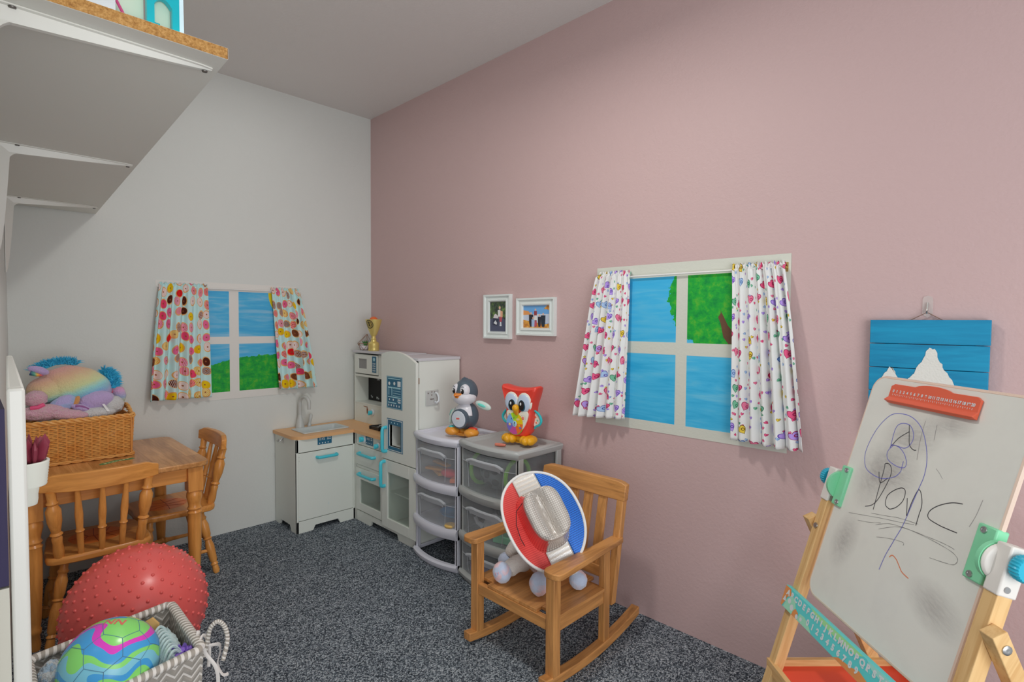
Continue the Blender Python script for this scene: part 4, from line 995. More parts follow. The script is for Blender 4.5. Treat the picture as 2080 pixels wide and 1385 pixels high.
# green side clamps, white joints, knobs
P_gr = plain('mint_plastic', D(106, 170, 134), .38); P_jt = plain('white_joint_plastic', D(204, 200, 194), .35); P_kn = plain('blue_knob_plastic', D(28, 138, 162), .35)
P_scr = plain('screw_steel', (.5, .5, .5, 1), .3, 1)
for (sgn, s_in, s_edge) in ((1, .026, 0), (-1, BWd-.034, BWd)):
    m = MB(); a_, b_ = sorted((s_in, s_edge-sgn*.006))
    obox(m, a_, b_, .246, .352, -.012, .012); g = m.build('board_clamp', P_gr, easel, bevel=.003)
    sc_ = (s_in+s_edge)/2+sgn*.002
    m = MB(); ax0 = E_(s_edge-sgn*.004, .300, 0); m.lathe([(.036, 0), (.036, .008)], ax0, -U*sgn, 28); m.build('clamp_disc', P_gr, g)
    for dd in (.256, .342):
        m = MB(); m.lathe([(.0065, 0), (.0060, .002), (.0035, .002), (.003, .0008)], E_(sc_, dd, .012), N, 14); m.build('screw', P_scr, g)
    m = MB(); m.lathe([(.034, 0), (.034, .006), (.028, .010)], E_(s_edge-sgn*.012, .300, 0), -U*sgn, 28)
    j0, j1 = sorted((s_edge-sgn*.016, s_edge-sgn*.046)); obox(m, j0, j1, .262, .352, -.018, .018)
    j = m.build('joint_block', P_jt, easel, bevel=.003)
    m = MB(); kk = 24; kp = E_(s_edge-sgn*.046, .292, 0); a3 = -U*sgn; e1 = V; e2 = a3.cross(e1)
    rings = [[kp+a3*h+e1*(r*(1+(.05 if i % 2 else -.02))*cos(2*pi*i/(kk*2)))+e2*(r*(1+(.05 if i % 2 else -.02))*sin(2*pi*i/(kk*2))) for i in range(kk*2)] for r, h in ((.010, 0), (.010, .005), (.021, .005), (.0225, .008), (.0225, .020), (.020, .023))]
    m.loft(rings).build('joint_knob', P_kn, j)
    m = MB(); m.lathe([(.006, 0), (.0055, .0018), (.002, .0018)], E_(s_edge-sgn*.046, .338, .004), a3, 12); m.build('screw', P_scr, j)
# front legs: in the board's plane, down to the floor
LW = .028
def zleg(s): return 1.012/.9584
for s0 in (-.044, BWd+.016):
    m = MB(); P = []
    d0 = .335; d1 = 1.0559
    for o in (-.014, .014):
        for (s, d) in ((s0, d0), (s0+LW, d0), (s0+LW, d1), (s0, d1)):
            p = E_(s, d, o)
            if d == d1:
                k = p.z/.9584; p = E_(s, d+k, o)
            P.append(p)
    m.add(P, [(0, 1, 2, 3), (7, 6, 5, 4), (0, 4, 5, 1), (1, 5, 6, 2), (2, 6, 7, 3), (3, 7, 4, 0)])
    lg = m.build('front_leg', pineV, easel, bevel=.0015)
# rear legs, outside the front legs, pivoting on bolts
RD = (-FWD*.285-Zv*.62).normalized()
for s0, sg in ((-.044-LW-.001, -1), (BWd+.016+LW+.001, 1)):
    piv = E_(s0+LW/2, .430, 0)
    top_ = piv-RD*.028; L = (top_.z)/(-RD.z); e1 = U; e2 = RD.cross(U)
    m = MB(); P = []
    for o in (-.014, .014):
        for (s, q) in ((-LW/2, 0), (LW/2, 0), (LW/2, 1), (-LW/2, 1)):
            p = top_+e1*s+e2*o
            p = p+RD*((p.z/(-RD.z)) if q else 0); P.append(p)
    m.add(P, [(0, 1, 2, 3), (7, 6, 5, 4), (0, 4, 5, 1), (1, 5, 6, 2), (2, 6, 7, 3), (3, 7, 4, 0)])
    lg = m.build('rear_leg', pineR, easel, bevel=.0015)
    a3 = U*sg; m = MB(); m.lathe([(.0085, 0), (.0085, .002), (.005, .0035), (.002, .003)], piv+U*(sg*LW/2), a3, 16); m.build('bolt', P_scr, lg)
m = MB(); m.lathe([(.0075, 0), (.007, .003), (.003, .003)], E_(-.030, .425, .014), N, 14); m.build('bolt', P_scr, easel)
# alphabet panel across the front legs
def bc(name, *c): return plain(name, D(*c), .42)
ab = MB(); obox(ab, -.046, BWd+.048, .606, .662, .015, .030)
al = ab.build('alphabet_panel', bc('alphabet_teal', 74, 168, 168), easel, bevel=.001)
ZG = .0303
def flat(name, pts, mat, o):
    m = MB(); m.poly([E_(s, d, o) for s, d in pts]); return m.build(name, mat, al, smooth=False)
flat('printed_blob', [(-.045, .607), (-.020, .607), (-.012, .622), (-.026, .632), (-.030, .645), (-.038, .661), (-.045, .661)], bc('print_orange', 214, 140, 82), ZG)
flat('printed_blob', [(-.026, .640), (-.010, .618), (.010, .624), (.020, .640), (.012, .661), (-.032, .661)], bc('print_mint', 140, 196, 170), ZG+.0001)
flat('printed_blob', [(.012, .650), (.02, .640), (.034, .645), (.036, .661), (.010, .661)], bc('print_orange', 214, 140, 82), ZG+.0002)
flat('printed_blob', [(.036, .661), (.040, .642), (.062, .640), (.085, .650), (.100, .661)], bc('print_mint', 140, 196, 170), ZG+.0001)
flat('printed_blob', [(.070, .607), (.27, .607), (.25, .618), (.19, .622), (.12, .619), (.09, .614)], bc('print_green', 132, 184, 128), ZG)
flat('printed_blob', [(.19, .661), (.205, .652), (.245, .648), (.27, .640), (.30, .646), (.32, .636), (.36, .634), (.45, .634), (.45, .661)], bc('print_orange', 214, 140, 82), ZG+.0001)
flat('printed_blob', [(.28, .607), (.48, .607), (.48, .624), (.40, .630), (.34, .622), (.30, .618)], bc('print_pale', 140, 200, 190), ZG)
for (s, d, r) in ((-.012, .636, .007), (.004, .646, .008), (.050, .652, .005), (.032, .655, .006)):
    flat('printed_dot', [(s+r*cos(2*pi*k/14), d+r*sin(2*pi*k/14)) for k in range(14)], P_prt, ZG+.0004)
flat('printed_triangle', [(-.041, .646), (-.034, .630), (-.026, .644)], P_prt, ZG+.0004)
for i, ch in enumerate('ABCDEFGHIJKLMNOPQRSTUVWXYZ'):
    text('printed_letter', ch, P_prt, E_(-.026+.0186*i, .6205, ZG+.0002), U, V, .0195, al, depth=.0003, bold=.0011)
for i, ch in enumerate('0123456789'):
    text('printed_digit', ch, P_prt, E_(.078+.0205*i, .6445, ZG+.0003), U, V, .0195, al, depth=.0003, bold=.0011)
# tray between the legs: wooden rim with an orange-red floor
zt = .236; TA = E_(-.047, (1.012-zt)/.9584, 0); TA.z = zt; TLn = BWd+.094; TD = .34
def T_(a, b, z): return TA+U*a-FWD*b+Vector((0, 0, z))
def tbox(m, a0, a1, b0, b1, z0, z1):
    P = [T_(a, b, z) for z in (z0, z1) for (a, b) in ((a0, b0), (a1, b0), (a1, b1), (a0, b1))]
    m.add(P, [(0, 1, 2, 3), (7, 6, 5, 4), (0, 4, 5, 1), (1, 5, 6, 2), (2, 6, 7, 3), (3, 7, 4, 0)]); return m
b0 = -.02
for b0_ in (b0, TD-.014):
    m = MB(); tbox(m, .0, TLn, b0_, b0_+.014, -.034, 0); tr = m.build('tray_rail', pineU, easel, bevel=.001)
for a0_ in (0, TLn-.012):
    m = MB(); tbox(m, a0_, a0_+.012, b0+.014, TD-.014, -.034, 0); m.build('tray_side', pineF, easel, bevel=.001)
m = MB(); tbox(m, .012, TLn-.012, b0+.014, TD-.014, -.024, -.018); m.build('tray_panel', P_or2 if 'P_or2' in globals() else plain('tray_red', D(196, 66, 42), .4), easel)
m = MB(); c0 = T_(.05, TD-.007, .0); tag(m.lathe([(.016, 0), (.018, .008), (.017, .022), (.012, .030), (.010, .032)], c0+Vector((0, 0, .0005)), (0, 0, 1), 18).build('magnet', plain('red_magnet', D(150, 20, 28), .3), None), 'small dark red magnet button on the easel tray behind the whiteboard', 'magnet')

# ------------------------------------------------------------------ rocking chair
oakA, oakB = D(124, 84, 46), D(162, 115, 66)
oakX = wood('oak_x', oakA, oakB, 'X', .36, 1.2); oakY = wood('oak_y', oakA, oakB, 'Y', .36, 1.2); oakZ = wood('oak_z', oakA, oakB, 'Z', .36, 1.2)
rc_t = thing('rocking_chair', 'small oak rocking chair with a stuffed toy and hat on its seat', 'rocking chair', (1.42, 1.25, 0))
yR, yL = 1.066, 1.422     # centre lines of right and left frames (seen from the camera)
def slab_xz(m, poly, y0, y1): m.prism([(x, y0, z) for x, z in poly], (0, y1-y0, 0)); return m
def rock(x):
    return .0005+.0 + (x-1.42)**2*.42
for yy in (yR, yL):
    m = MB(); n = 16; xs = [1.225+(1.760-1.225)*k/n for k in range(n+1)]
    lowp = [(x, rock(x)) for x in xs]; hi = [(x, rock(x)+.030) for x in reversed(xs)]
    slab_xz(m, lowp+hi, yy-.017, yy+.017); m.build('rocker', oakX, rc_t, bevel=.003)
    # front and rear legs
    box((1.258, yy-.017, rock(1.275)+.028), (1.292, yy+.017, .359)).build('front_leg', oakZ, rc_t, bevel=.002)
    m = MB(); slab_xz(m, [(1.535, rock(1.55)+.026), (1.570, rock(1.55)+.028), (1.570, .359), (1.535, .359)], yy-.012, yy+.012); m.build('rear_leg', oakZ, rc_t, bevel=.002)
    # arm: wide flat board with rounded front
    o = -.014 if yy == yR else .014
    m = MB(); pts = [(1.640, yy-.020), (1.640, yy+.020), (1.50, yy+.024+o*.5), (1.262, yy+.035+o), (1.248, yy+.030+o), (1.240, yy+.018+o), (1.240, yy-.018+o), (1.248, yy-.030+o), (1.262, yy-.035+o), (1.50, yy-.024+o*.5)]
    m.prism([(x, y, .359) for x, y in pts], (0, 0, .020)); m.build('armrest', oakX, rc_t, bevel=.003)
    # back post leaning back
    m = MB(); slab_xz(m, [(1.578, .150), (1.604, .150), (1.672, .520), (1.646, .520)], yy-.014, yy+.014); m.build('back_post', oakZ, rc_t, bevel=.002)
m = MB(); m.box((1.262, yR+.017, .178), (1.282, yL-.017, .215)); m.build('front_apron', oakY, rc_t, bevel=.0015)
m = MB(); m.box((1.545, yR+.012, .178), (1.562, yL-.012, .215)); m.build('rear_apron', oakY, rc_t, bevel=.0015)
for s_, yy in ((1, yR), (-1, yL)):
    m = MB(); m.box((1.292, yy-.009, .172), (1.535, yy+.009, .215)); m.build('side_apron', oakX, rc_t, bevel=.0015)
for k in range(5):
    y0 = yR-.014+.0770*k; box((1.266 if 0 < k < 4 else 1.293, y0, .2155), (1.578 if 0 < k < 4 else 1.534, y0+.0765, .2265)).build('seat_board', oakX, rc_t, bevel=.001)
m = MB()
def lean(z): return 1.590+(z-.150)*(.068/.370)
for z0, z1, ex in ((.505, .572, .018), (.225, .262, -.014)):
    m = MB(); ya_, yb_ = yR-.014-(.004 if ex > 0 else -.028), yL+.014+(.004 if ex > 0 else -.028)
    a0 = lean(z0); a1 = lean(z1)
    P = [(a0-.013, ya_, z0), (a0+.013, ya_, z0), (a1+.013, ya_, z1-.006), (a1+.013, ya_+.010, z1), (a1-.013, ya_+.010, z1), (a1-.013, ya_, z1-.006)]
    if ex > 0:
        r0 = [(a0, z0), (a1, z1)]; n = 20; R_ = []
        for k in range(n+1):
            y = ya_+(yb_-ya_)*k/n; e = min(k, n-k)/n; top_z = z1-.010*max(0, 1-e*14); bot_z = z0-.0
            R_.append([(lean(bot_z)-.013, y, bot_z), (lean(bot_z)+.013, y, bot_z), (lean(top_z)+.013, y, top_z), (lean(top_z)-.013, y, top_z)])
        m.loft(R_); m.build('top_rail', oakY, rc_t, bevel=.003)
    else:
        m.prism([(a0-.009, ya_, z0), (a0+.009, ya_, z0), (a1+.009, ya_, z1), (a1-.009, ya_, z1)], (0, yb_-ya_, 0)); m.build('lower_rail', oakY, rc_t, bevel=.002)
for k in range(4):
    y0 = yR+.014+(yL-yR-.028)*(k+1)/5-.018
    m = MB(); slab_xz(m, [(lean(.258)-.006, .258), (lean(.258)+.006, .258), (lean(.51)+.006, .51), (lean(.51)-.006, .51)], y0, y0+.036); m.build('back_slat', oakZ, rc_t, bevel=.0015)

# ------------------------------------------------------------------ stuffed toy on the rocking chair
def furry(name, c1, c2=None, scale=60, axis=None, stops=None, bumpd=.006):
    m = NT(name); m.set(.95, 0, .1, Sheen_Weight=.6)
    v = m.coord('Object'); n = m.noise(v, 160, 3, .7); n2 = m.noise(v, 30, 3, .6)
    if stops:
        sp = m.new('ShaderNodeSeparateXYZ'); m.link(m.coord('Object'), sp.inputs[0])
        f = m.math('ADD', m.math('ADD', m.math('MULTIPLY', sp.outputs[0], axis[0]), m.math('MULTIPLY', sp.outputs[1], axis[1])), m.math('ADD', m.math('MULTIPLY', sp.outputs[2], axis[2]), m.math('ADD', axis[3], m.math('MULTIPLY', n2, .10))))
        m.base(m.ramp(f, stops))
    elif c2: m.base(m.ramp(m.noise(v, scale, 2, .4, 1.0), [(.44, c1), (.56, c2)]))
    else: m.base(m.mix(n2, tuple(a*.85 for a in c1[:3])+(1,), c1))
    m.bump(m.math('ADD', n, m.math('MULTIPLY', n2, .8)), .9, bumpd); return m.m
F_wht = furry('white_plush', D(212, 208, 202)); F_pk = furry('pink_plush', D(206, 178, 178)); F_pad = furry('tie_dye_plush', D(200, 172, 178), D(158, 170, 190), 17, bumpd=.002)
def lump(m, c, r, M=None, amp=.05, fr=14, seed=0, nu=32, nv=20):
    def f(p, q): return q*(1+amp*noise.noise(p*fr/6+Vector((seed, seed*2, 0))))
    return m.ell(c, r, M, nu, nv, f)
def limb(pts, rad, n=14):
    m = MB(); m.tube(pts, rad, n); return m
t = thing('stuffed_toy', 'white and pink stuffed animal with tie-dyed paws sitting on the rocking chair', 'stuffed toy', (1.43, 1.27, .2275))
m = MB(); lump(m, (1.452, 1.262, .312), (.060, .078, .086), None, .05, 12, 1); body = m.build('body', F_pk, t)
m = MB(); lump(m, (1.478, 1.245, .425), (.055, .062, .058), None, .05, 12, 2); m.build('head', F_wht, t)
for nm, pts, rad in (('arm', [(1.452, 1.325, .372), (1.435, 1.352, .345), (1.412, 1.375, .305), (1.400, 1.385, .275)], [.024, .028, .029, .027]),
                     ('arm', [(1.455, 1.195, .372), (1.455, 1.160, .340), (1.455, 1.135, .30), (1.455, 1.125, .275)], [.024, .028, .028, .026]),
                     ('leg', [(1.425, 1.305, .262), (1.385, 1.320, .285), (1.345, 1.325, .272), (1.325, 1.320, .262)], [.030, .034, .031, .028]),
                     ('leg', [(1.425, 1.220, .258), (1.390, 1.205, .266), (1.358, 1.190, .262)], [.030, .032, .028])):
    limb(smooth([(0, 0), (0, 0)]) and pts, rad).build(nm, F_wht, t, sub=1)
for nm, c, r in (('paw', (1.392, 1.395, .2595), (.027, .031, .0305)), ('paw', (1.462, 1.112, .262), (.030, .032, .032)), ('foot', (1.308, 1.330, .2655), (.030, .036, .0365)), ('foot', (1.335, 1.180, .2670), (.030, .034, .039))):
    m = MB(); lump(m, c, r, None, .06, 16, c[0]*9); m.build(nm, F_pad, t)
m = MB()
for (y, z) in ((1.330, .270),): 
    for k in range(3): m.tube([(1.2795+.002*abs(k-1), y+.010-.010*k, .258+.006*k), (1.2775+.002*abs(k-1), y+.010-.010*k, .270+.004*k)], .0018, 6)
m.build('stitching', plain('pink_thread', D(190, 140, 150), .8), t)

# ------------------------------------------------------------------ sequin cowboy hat
def sequin(name, col, base, mode='dots', metal=.35, scale=150):
    m = NT(name); m.set(.32, metal, .6)
    uv = m.coord('UV', (scale, scale*.6 if mode == 'lines' else scale, 1))
    v = m.new('ShaderNodeTexVoronoi'); v.voronoi_dimensions = '2D'; v.inputs['Scale'].default_value = 1; v.inputs['Randomness'].default_value = .0
    m.link(uv, v.inputs['Vector'])
    f = m.math('LESS_THAN', v.outputs['Distance'], .33 if mode == 'dots' else .36)
    m.base(m.mix(f, base, col)); m.bump(v.outputs['Distance'], .6, .001)
    m.link(m.math('ADD', m.math('MULTIPLY', f, -.22), .5), m.bs.inputs['Roughness'])
    return m.m
H_red = sequin('red_sequins', D(158, 40, 44), D(212, 84, 78)); H_blu = sequin('blue_sequins', D(26, 52, 112), D(34, 96, 176)); H_sil = sequin('silver_sequins', D(210, 210, 208), D(166, 160, 152), 'lines', .5, 110); H_cr = sequin('crown_sequins', D(206, 202, 196), D(140, 134, 128), 'dots', .45, 150)
HN = Vector((-.575, -.735, .60)).normalized(); imgR = Vector((.7016, -.7126, 0)); imgU = Vector((0, 0, 1))
Lr = (imgR*.33-imgU*.94); Lr = (Lr-HN*Lr.dot(HN)).normalized(); Wr = HN.cross(Lr)   # Wr: towards the blue side
if Wr.dot(imgR) < 0: Wr = -Wr
HC = Vector((1.372, 1.198, .472))
hat = thing('cowboy_hat', 'red, silver and blue sequin cowboy hat leaning on the stuffed toy', 'hat', HC)
HL, HW = .172, .131
def hat_pt(w, l, h): return HC+Wr*w+Lr*l+HN*h
def brim_h(w, l): return .030*abs(w/HW)**2.2-.012*(l/HL)**2+.0
def brim_sector(wa, wb, mat, name, n=28, k=10):
    """strip of the brim between width fractions wa..wb (of half width)"""
    m = MB()
    def f(u, v):
        l = -1+2*v; w0 = sqrt(max(0, 1-abs(l)**2.3)); w = (wa+(wb-wa)*u); w = max(-w0, min(w0, w))
        W_, L_ = w*HW, l*HL
        return hat_pt(W_, L_, brim_h(W_, L_))
    m.grid(f, k, n*2, lambda u, v: ((wa+(wb-wa)*u)*HW*2, v*HL*2)); return m.build(name, mat, hat, solid=.0022)
def curve_split(l): return 0
brim_sector(-1, -.30, H_red, 'red_brim', k=14); brim_sector(-.30, .36, H_sil, 'silver_brim', k=14); brim_sector(.36, 1, H_blu, 'blue_brim', k=14)
m = MB(); ed = []
for k in range(72):
    A = 2*pi*k/72; cx = cos(A); sy_ = sin(A); l = (abs(sy_)**(2/2.3))*(1 if sy_ > 0 else -1); w = cx if abs(cx) > 1e-6 else 0
    l = sy_; w0 = sqrt(max(0, 1-abs(l)**2.3)); w = w0*(1 if cx > 0 else -1)*1.0
    ed.append(hat_pt(w*HW, l*HL, brim_h(w*HW, l*HL)))
m.tube(ed, .0050, 8, closed=True); m.build('white_piping', plain('white_piping', D(206, 206, 204), .6), hat)
# crown: superellipse rings with a pinched top
rings = []; nn_ = 56
def crown_ring(sw, sl, h, off=0, pinch=0):
    R_ = []
    for k in range(nn_):
        A = 2*pi*k/nn_; c, s = cos(A), sin(A)
        w = sw*abs(c)**.66*(1 if c > 0 else -1)*(1-.10*(s*.5+.5)); l = sl*abs(s)**.66*(1 if s > 0 else -1)
        hh = h
        if pinch: hh = h-pinch*math.exp(-((w+.004)/.016)**2)+.004*abs(l/.08)
        R_.append(hat_pt(w+off, l, hh))
    return R_
for (sw, sl, h, pn) in ((.086, .104, .001, 0), (.079, .096, .010, 0), (.074, .090, .035, 0), (.071, .087, .065, 0), (.069, .086, .092, 0), (.067, .084, .102, .004), (.060, .078, .108, .018), (.048, .068, .109, .026), (.034, .054, .107, .028), (.020, .036, .105, .028), (.009, .018, .104, .028), (.001, .001, .103, .027)):
    rings.append(crown_ring(sw, sl, h, 0, pn))
m = MB(); m.loft(rings, True, False, True)
# split colours on the crown: red side low, silver elsewhere
fs = m.f; mi = []
for f in fs:
    c = sum((Vector(m.v[i]) for i in f), Vector())/len(f)-HC; w = c.dot(Wr); h = c.dot(HN); l = c.dot(Lr)
    mi.append(1 if w < -.034+.008*sin(l*38) and h < .088 else 0)
m.mi = mi
uvs = []
for f in fs:
    q = []
    for i in f:
        c = Vector(m.v[i])-HC; w, l, h = c.dot(Wr), c.dot(Lr), c.dot(HN); ang = atan2(l, w)
        q.append((w, l) if h > .097 else (ang*.075, h))
    if len(f) == 4:
        us = [a for a, b in q]
        if max(us)-min(us) > .2: q = [((a+2*pi*.075) if a < 0 else a, b) for a, b in q]
    uvs.append(q)
m.uv = uvs
m.build('crown', [H_cr, H_red], hat)
m = MB(); m.tube([hat_pt(-.056, -.066, .078), hat_pt(-.084, -.052, .060), hat_pt(-.100, -.015, .046), hat_pt(-.104, .030, .038), hat_pt(-.100, .055, .030)], .0012, 6)
m.build('chin_cord', plain('black_cord', D(24, 22, 26), .7), hat)
m = MB(); m.tube([hat_pt(-.126, .030, .020), (1.372, 1.338, .395), (1.365, 1.322, .372), (1.360, 1.297, .366), (1.362, 1.290, .372)], .0014, 6); m.tube([(1.362, 1.302, .375), (1.366, 1.318, .362), (1.378, 1.330, .335), (1.385, 1.333, .318)], .0014, 6)
m.build('cord_end', plain('black_cord', D(24, 22, 26), .7), hat)

# ------------------------------------------------------------------ owl and penguin toys
def place(o, loc, rz): o.location = loc; o.rotation_euler = (0, 0, rz); return o
ow = thing('owl_toy', 'red plastic owl toy with big eyes and yellow feet on the grey drawer tower', 'toy owl', (0, 0, 0), local=True)
P_red = plain('red_toy_plastic', D(198, 58, 46), .32); P_cream = plain('cream_toy_plastic', D(196, 194, 182), .3); P_yel = plain('yellow_toy_plastic', D(226, 164, 26), .32)
P_tw_ = plain('teal_wing_plastic', D(36, 146, 152), .35)
def mirror(pts): return pts+[(-x, z) for x, z in reversed(pts) if abs(x) > 1e-6]
def smooth_loop(P, k=5):
    n = len(P); out = []
    for i in range(n):
        p0, p1, p2, p3 = (Vector((*P[(i+j-1) % n], 0)) for j in range(4))
        for j in range(k):
            q = j/k; v = .5*((2*p1)+(p2-p0)*q+(2*p0-5*p1+4*p2-p3)*q*q+(-p0+3*p1-3*p2+p3)*q**3); out.append((v.x, v.y))
    return out
half = [(0, .030), (.030, .032), (.050, .055), (.064, .095), (.067, .130), (.066, .150), (.072, .180), (.084, .215), (.093, .246), (.090, .254), (.082, .255), (.045, .248), (0, .245)]
prof = smooth_loop(half+[(-x, z) for x, z in reversed(half[1:-1])])
def inset(P, s, cz=.14): return [(x*s, cz+(z-cz)*s) for x, z in P]
m = MB(); rings = []
for y, s in ((-.034, .80), (-.036, .88), (-.031, .955), (-.020, 1), (.012, 1), (.030, .96), (.042, .86), (.045, .70)):
    rings.append([(x, y, z) for x, z in inset(prof, s)])
m.loft(rings); m.build('body', P_red, ow)
def dome(m, cx, cz, rx, rz, y0, h, n=28, k=5):
    rings = []
    for j in range(k+1):
        a = (pi/2)*j/k; s = cos(a); rings.append([(cx+rx*max(s, .001)*cos(2*pi*i/n), y0-h*sin(a), cz+rz*max(s, .001)*sin(2*pi*i/n)) for i in range(n)])
    return m.loft([list(reversed(r)) for r in rings])
for s_ in (-1, 1):
    m = MB(); dome(m, s_*.033, .184, .039, .046, -.030, .0115); fc = m.build('face_disc', P_cream, ow)
    m = MB(); dome(m, s_*.033, .182, .032, .038, -.0385, .006); ey = m.build('eye', plain('pale_blue_eye', D(164, 178, 196), .2), ow)
    m = MB(); dome(m, s_*.027, .172, .0185, .0255, -.0425, .0035); m.build('iris', plain('dark_teal_iris', D(12, 60, 76), .2), ey)
    m = MB(); dome(m, s_*.026, .172, .0145, .021, -.0448, .002); m.build('pupil', P_black, ey)
    m = MB(); dome(m, s_*.026-.004, .178, .0042, .0068, -.0464, .001); m.build('glint', P_prt, ey)
bf = smooth_loop([(0, .052), (.030, .070), (.052, .112), (.056, .140), (.030, .150), (.014, .140), (0, .132), (-.014, .140), (-.030, .150), (-.056, .140), (-.052, .112), (-.030, .070)], 4)
m = MB(); m.loft([[(x*s, y, .10+(z-.10)*s) for x, z in bf] for y, s in ((-.034, 1), (-.0385, .98), (-.0395, .93))]); m.build('belly', P_cream, ow)
cx, cz = -.012, .090; secs = [(60, 120, (150, 190, 40)), (0, 60, (226, 196, 24)), (-70, 0, (222, 108, 44)), (-130, -70, (150, 62, 120)), (-180, -130, (92, 84, 150)), (120, 180, (104, 150, 196))]
wh = None
m = MB(); dome(m, cx, cz, .046, .051, -.038, .0022, 36, 3); wh = m.build('belly_wheel', plain('wheel_base', D(120, 150, 60), .35), ow)
for a0, a1, c in secs:
    m = MB(); pts = [(cx, -.0406, cz)]+[(cx+.043*cos(radians(a0+(a1-a0)*k/8)), -.0404, cz+.048*sin(radians(a0+(a1-a0)*k/8))) for k in range(9)]
    m.prism(pts, (0, -.0006, 0)); m.build('wheel_segment', plain('wheel_%d' % a0, D(*c), .35), wh)
m = MB(); dome(m, cx, cz-.002, .0125, .0145, -.0408, .002, 20, 2); ctr = m.build('wheel_centre', plain('wheel_centre_blue', D(150, 186, 210), .35), wh)
text('question_mark', '?', P_black, (cx, -.0430, cz-.002), (1, 0, 0), (0, 0, 1), .024, wh)
text('printed_letters', 'A', P_navy, (cx-.016, -.0413, cz+.019), (1, 0, 0), (0, 0, 1), .013, wh); text('printed_letters', 'Z', P_navy, (cx-.004, -.0413, cz+.023), (1, 0, 0), (0, 0, 1), .012, wh)
text('printed_letters', '123', P_prt, (cx+.017, -.0413, cz+.019), (1, 0, 0), (0, 0, 1), .011, wh)
m = MB(); dome(m, cx+.022, cz-.008, .007, .007, -.0412, .001, 12, 2); m.build('wheel_icon', P_yel, wh)
m = MB(); m.prism([(cx+.026, -.0412, cz-.022), (cx+.036, -.0412, cz-.020), (cx+.034, -.0412, cz-.013), (cx+.025, -.0412, cz-.014)], (0, -.0006, 0)); m.build('wheel_icon', plain('wheel_blue', D(60, 92, 160), .4), wh)
m = MB(); dome(m, cx-.026, cz-.006, .006, .006, -.0412, .001, 12, 2); m.build('wheel_icon', plain('wheel_pale', D(196, 176, 120), .4), wh)
m = MB(); dome(m, .030, .116, .008, .009, -.0392, .0015, 16, 2); bt = m.build('power_button', plain('pink_button', D(212, 120, 112), .35), ow)
m = MB()
for k in range(14):
    A = 2*pi*k/14; m.box((-.0008, -.0401, .012), (.0008, -.0394, .0155), Matrix.Translation((.030, 0, .116)) @ Matrix.Rotation(A, 4, 'Y'))
m.build('button_rays', plain('grey_print', D(130, 130, 124), .5), ow)
m = MB(); dome(m, -.040, .128, .006, .006, -.0390, .001, 12, 2); m.build('speaker_icon', plain('olive_print', D(160, 150, 40), .5), ow)
# beak, wings, feet
m = MB(); m.ell((0, -.052, .160), (.0155, .016, .016), None, 18, 12); bk = m.build('upper_beak', P_yel, ow)
m = MB(); m.loft([[(-.013, -.040, .156), (.013, -.040, .156), (.013, -.060, .154), (-.013, -.060, .154)], [(-.010, -.040, .138), (.010, -.040, .138), (.009, -.054, .138), (-.009, -.054, .138)], [(-.003, -.040, .126), (.003, -.040, .126), (.003, -.045, .126), (-.003, -.045, .126)]]); m.build('lower_beak', plain('amber_plastic', D(206, 136, 24), .35), ow, bevel=.003)
for s_ in (-1, 1):
    pts = [(s_*.060, 0, .150), (s_*.088, -.002, .138), (s_*.104, -.004, .112), (s_*.101, -.004, .098), (s_*.090, -.004, .086), (s_*.082, -.003, .083), (s_*.072, -.002, .080), (s_*.064, -.002, .066)]
    m = MB(); m.tube(pts, [.006, .006, .007, .006, .006, .0055, .006, .003], 8); w = m.build('wing', P_tw_, ow, sub=1)
    m = MB(); q = [(s_*.058, .002, .148), (s_*.086, .001, .136), (s_*.101, 0, .112), (s_*.089, 0, .087), (s_*.066, 0, .076), (s_*.058, .001, .09)]
    m.prism(q, (0, .003, 0)); m.build('wing_web', P_cream, w)
    for (dx, dz, c) in ((.070, .120, (200, 110, 80)), (.080, .106, (90, 150, 130)), (.074, .096, (200, 70, 80))):
        m = MB(); dome(m, s_*dx, dz, .005, .005, .0005, .0015, 10, 2); m.build('web_print', plain('web_%d' % c[0], D(*c), .5), w)
m = MB()
for s_ in (-1, 1):
    for dx, dy in ((-.018, -.030), (0, -.040), (.018, -.030)):
        m.ell((s_*.047+dx, dy+.002, .0195), (.018, .028, .0195), None, 16, 10)
    m.ell((s_*.047, -.010, .020), (.034, .036, .020), None, 20, 12)
m.box((-.035, -.022, .002), (.035, .020, .018)); m.ell((0, 0, .022), (.045, .030, .020), None, 20, 10)
m.build('feet', P_yel, ow)
place(ow, (1.712, 1.620, .6165), atan2(-.985, .17))

pg = thing('penguin_toy', 'grey and white plastic penguin toy with orange feet on the white drawer tower', 'toy penguin', (0, 0, 0), local=True)
P_gry = plain('charcoal_toy_plastic', D(62, 74, 84), .3); P_wt = plain('white_toy_plastic', D(200, 200, 206), .3); P_ora = plain('orange_toy_plastic', D(226, 152, 52), .32)
m = MB(); m.ell((0, .008, .094), (.060, .056, .068), None, 28, 18); m.build('body', P_gry, pg)
m = MB(); m.ell((0, .0035, .096), (.0565, .0545, .0655), None, 28, 18, lambda p, q: q if True else q)
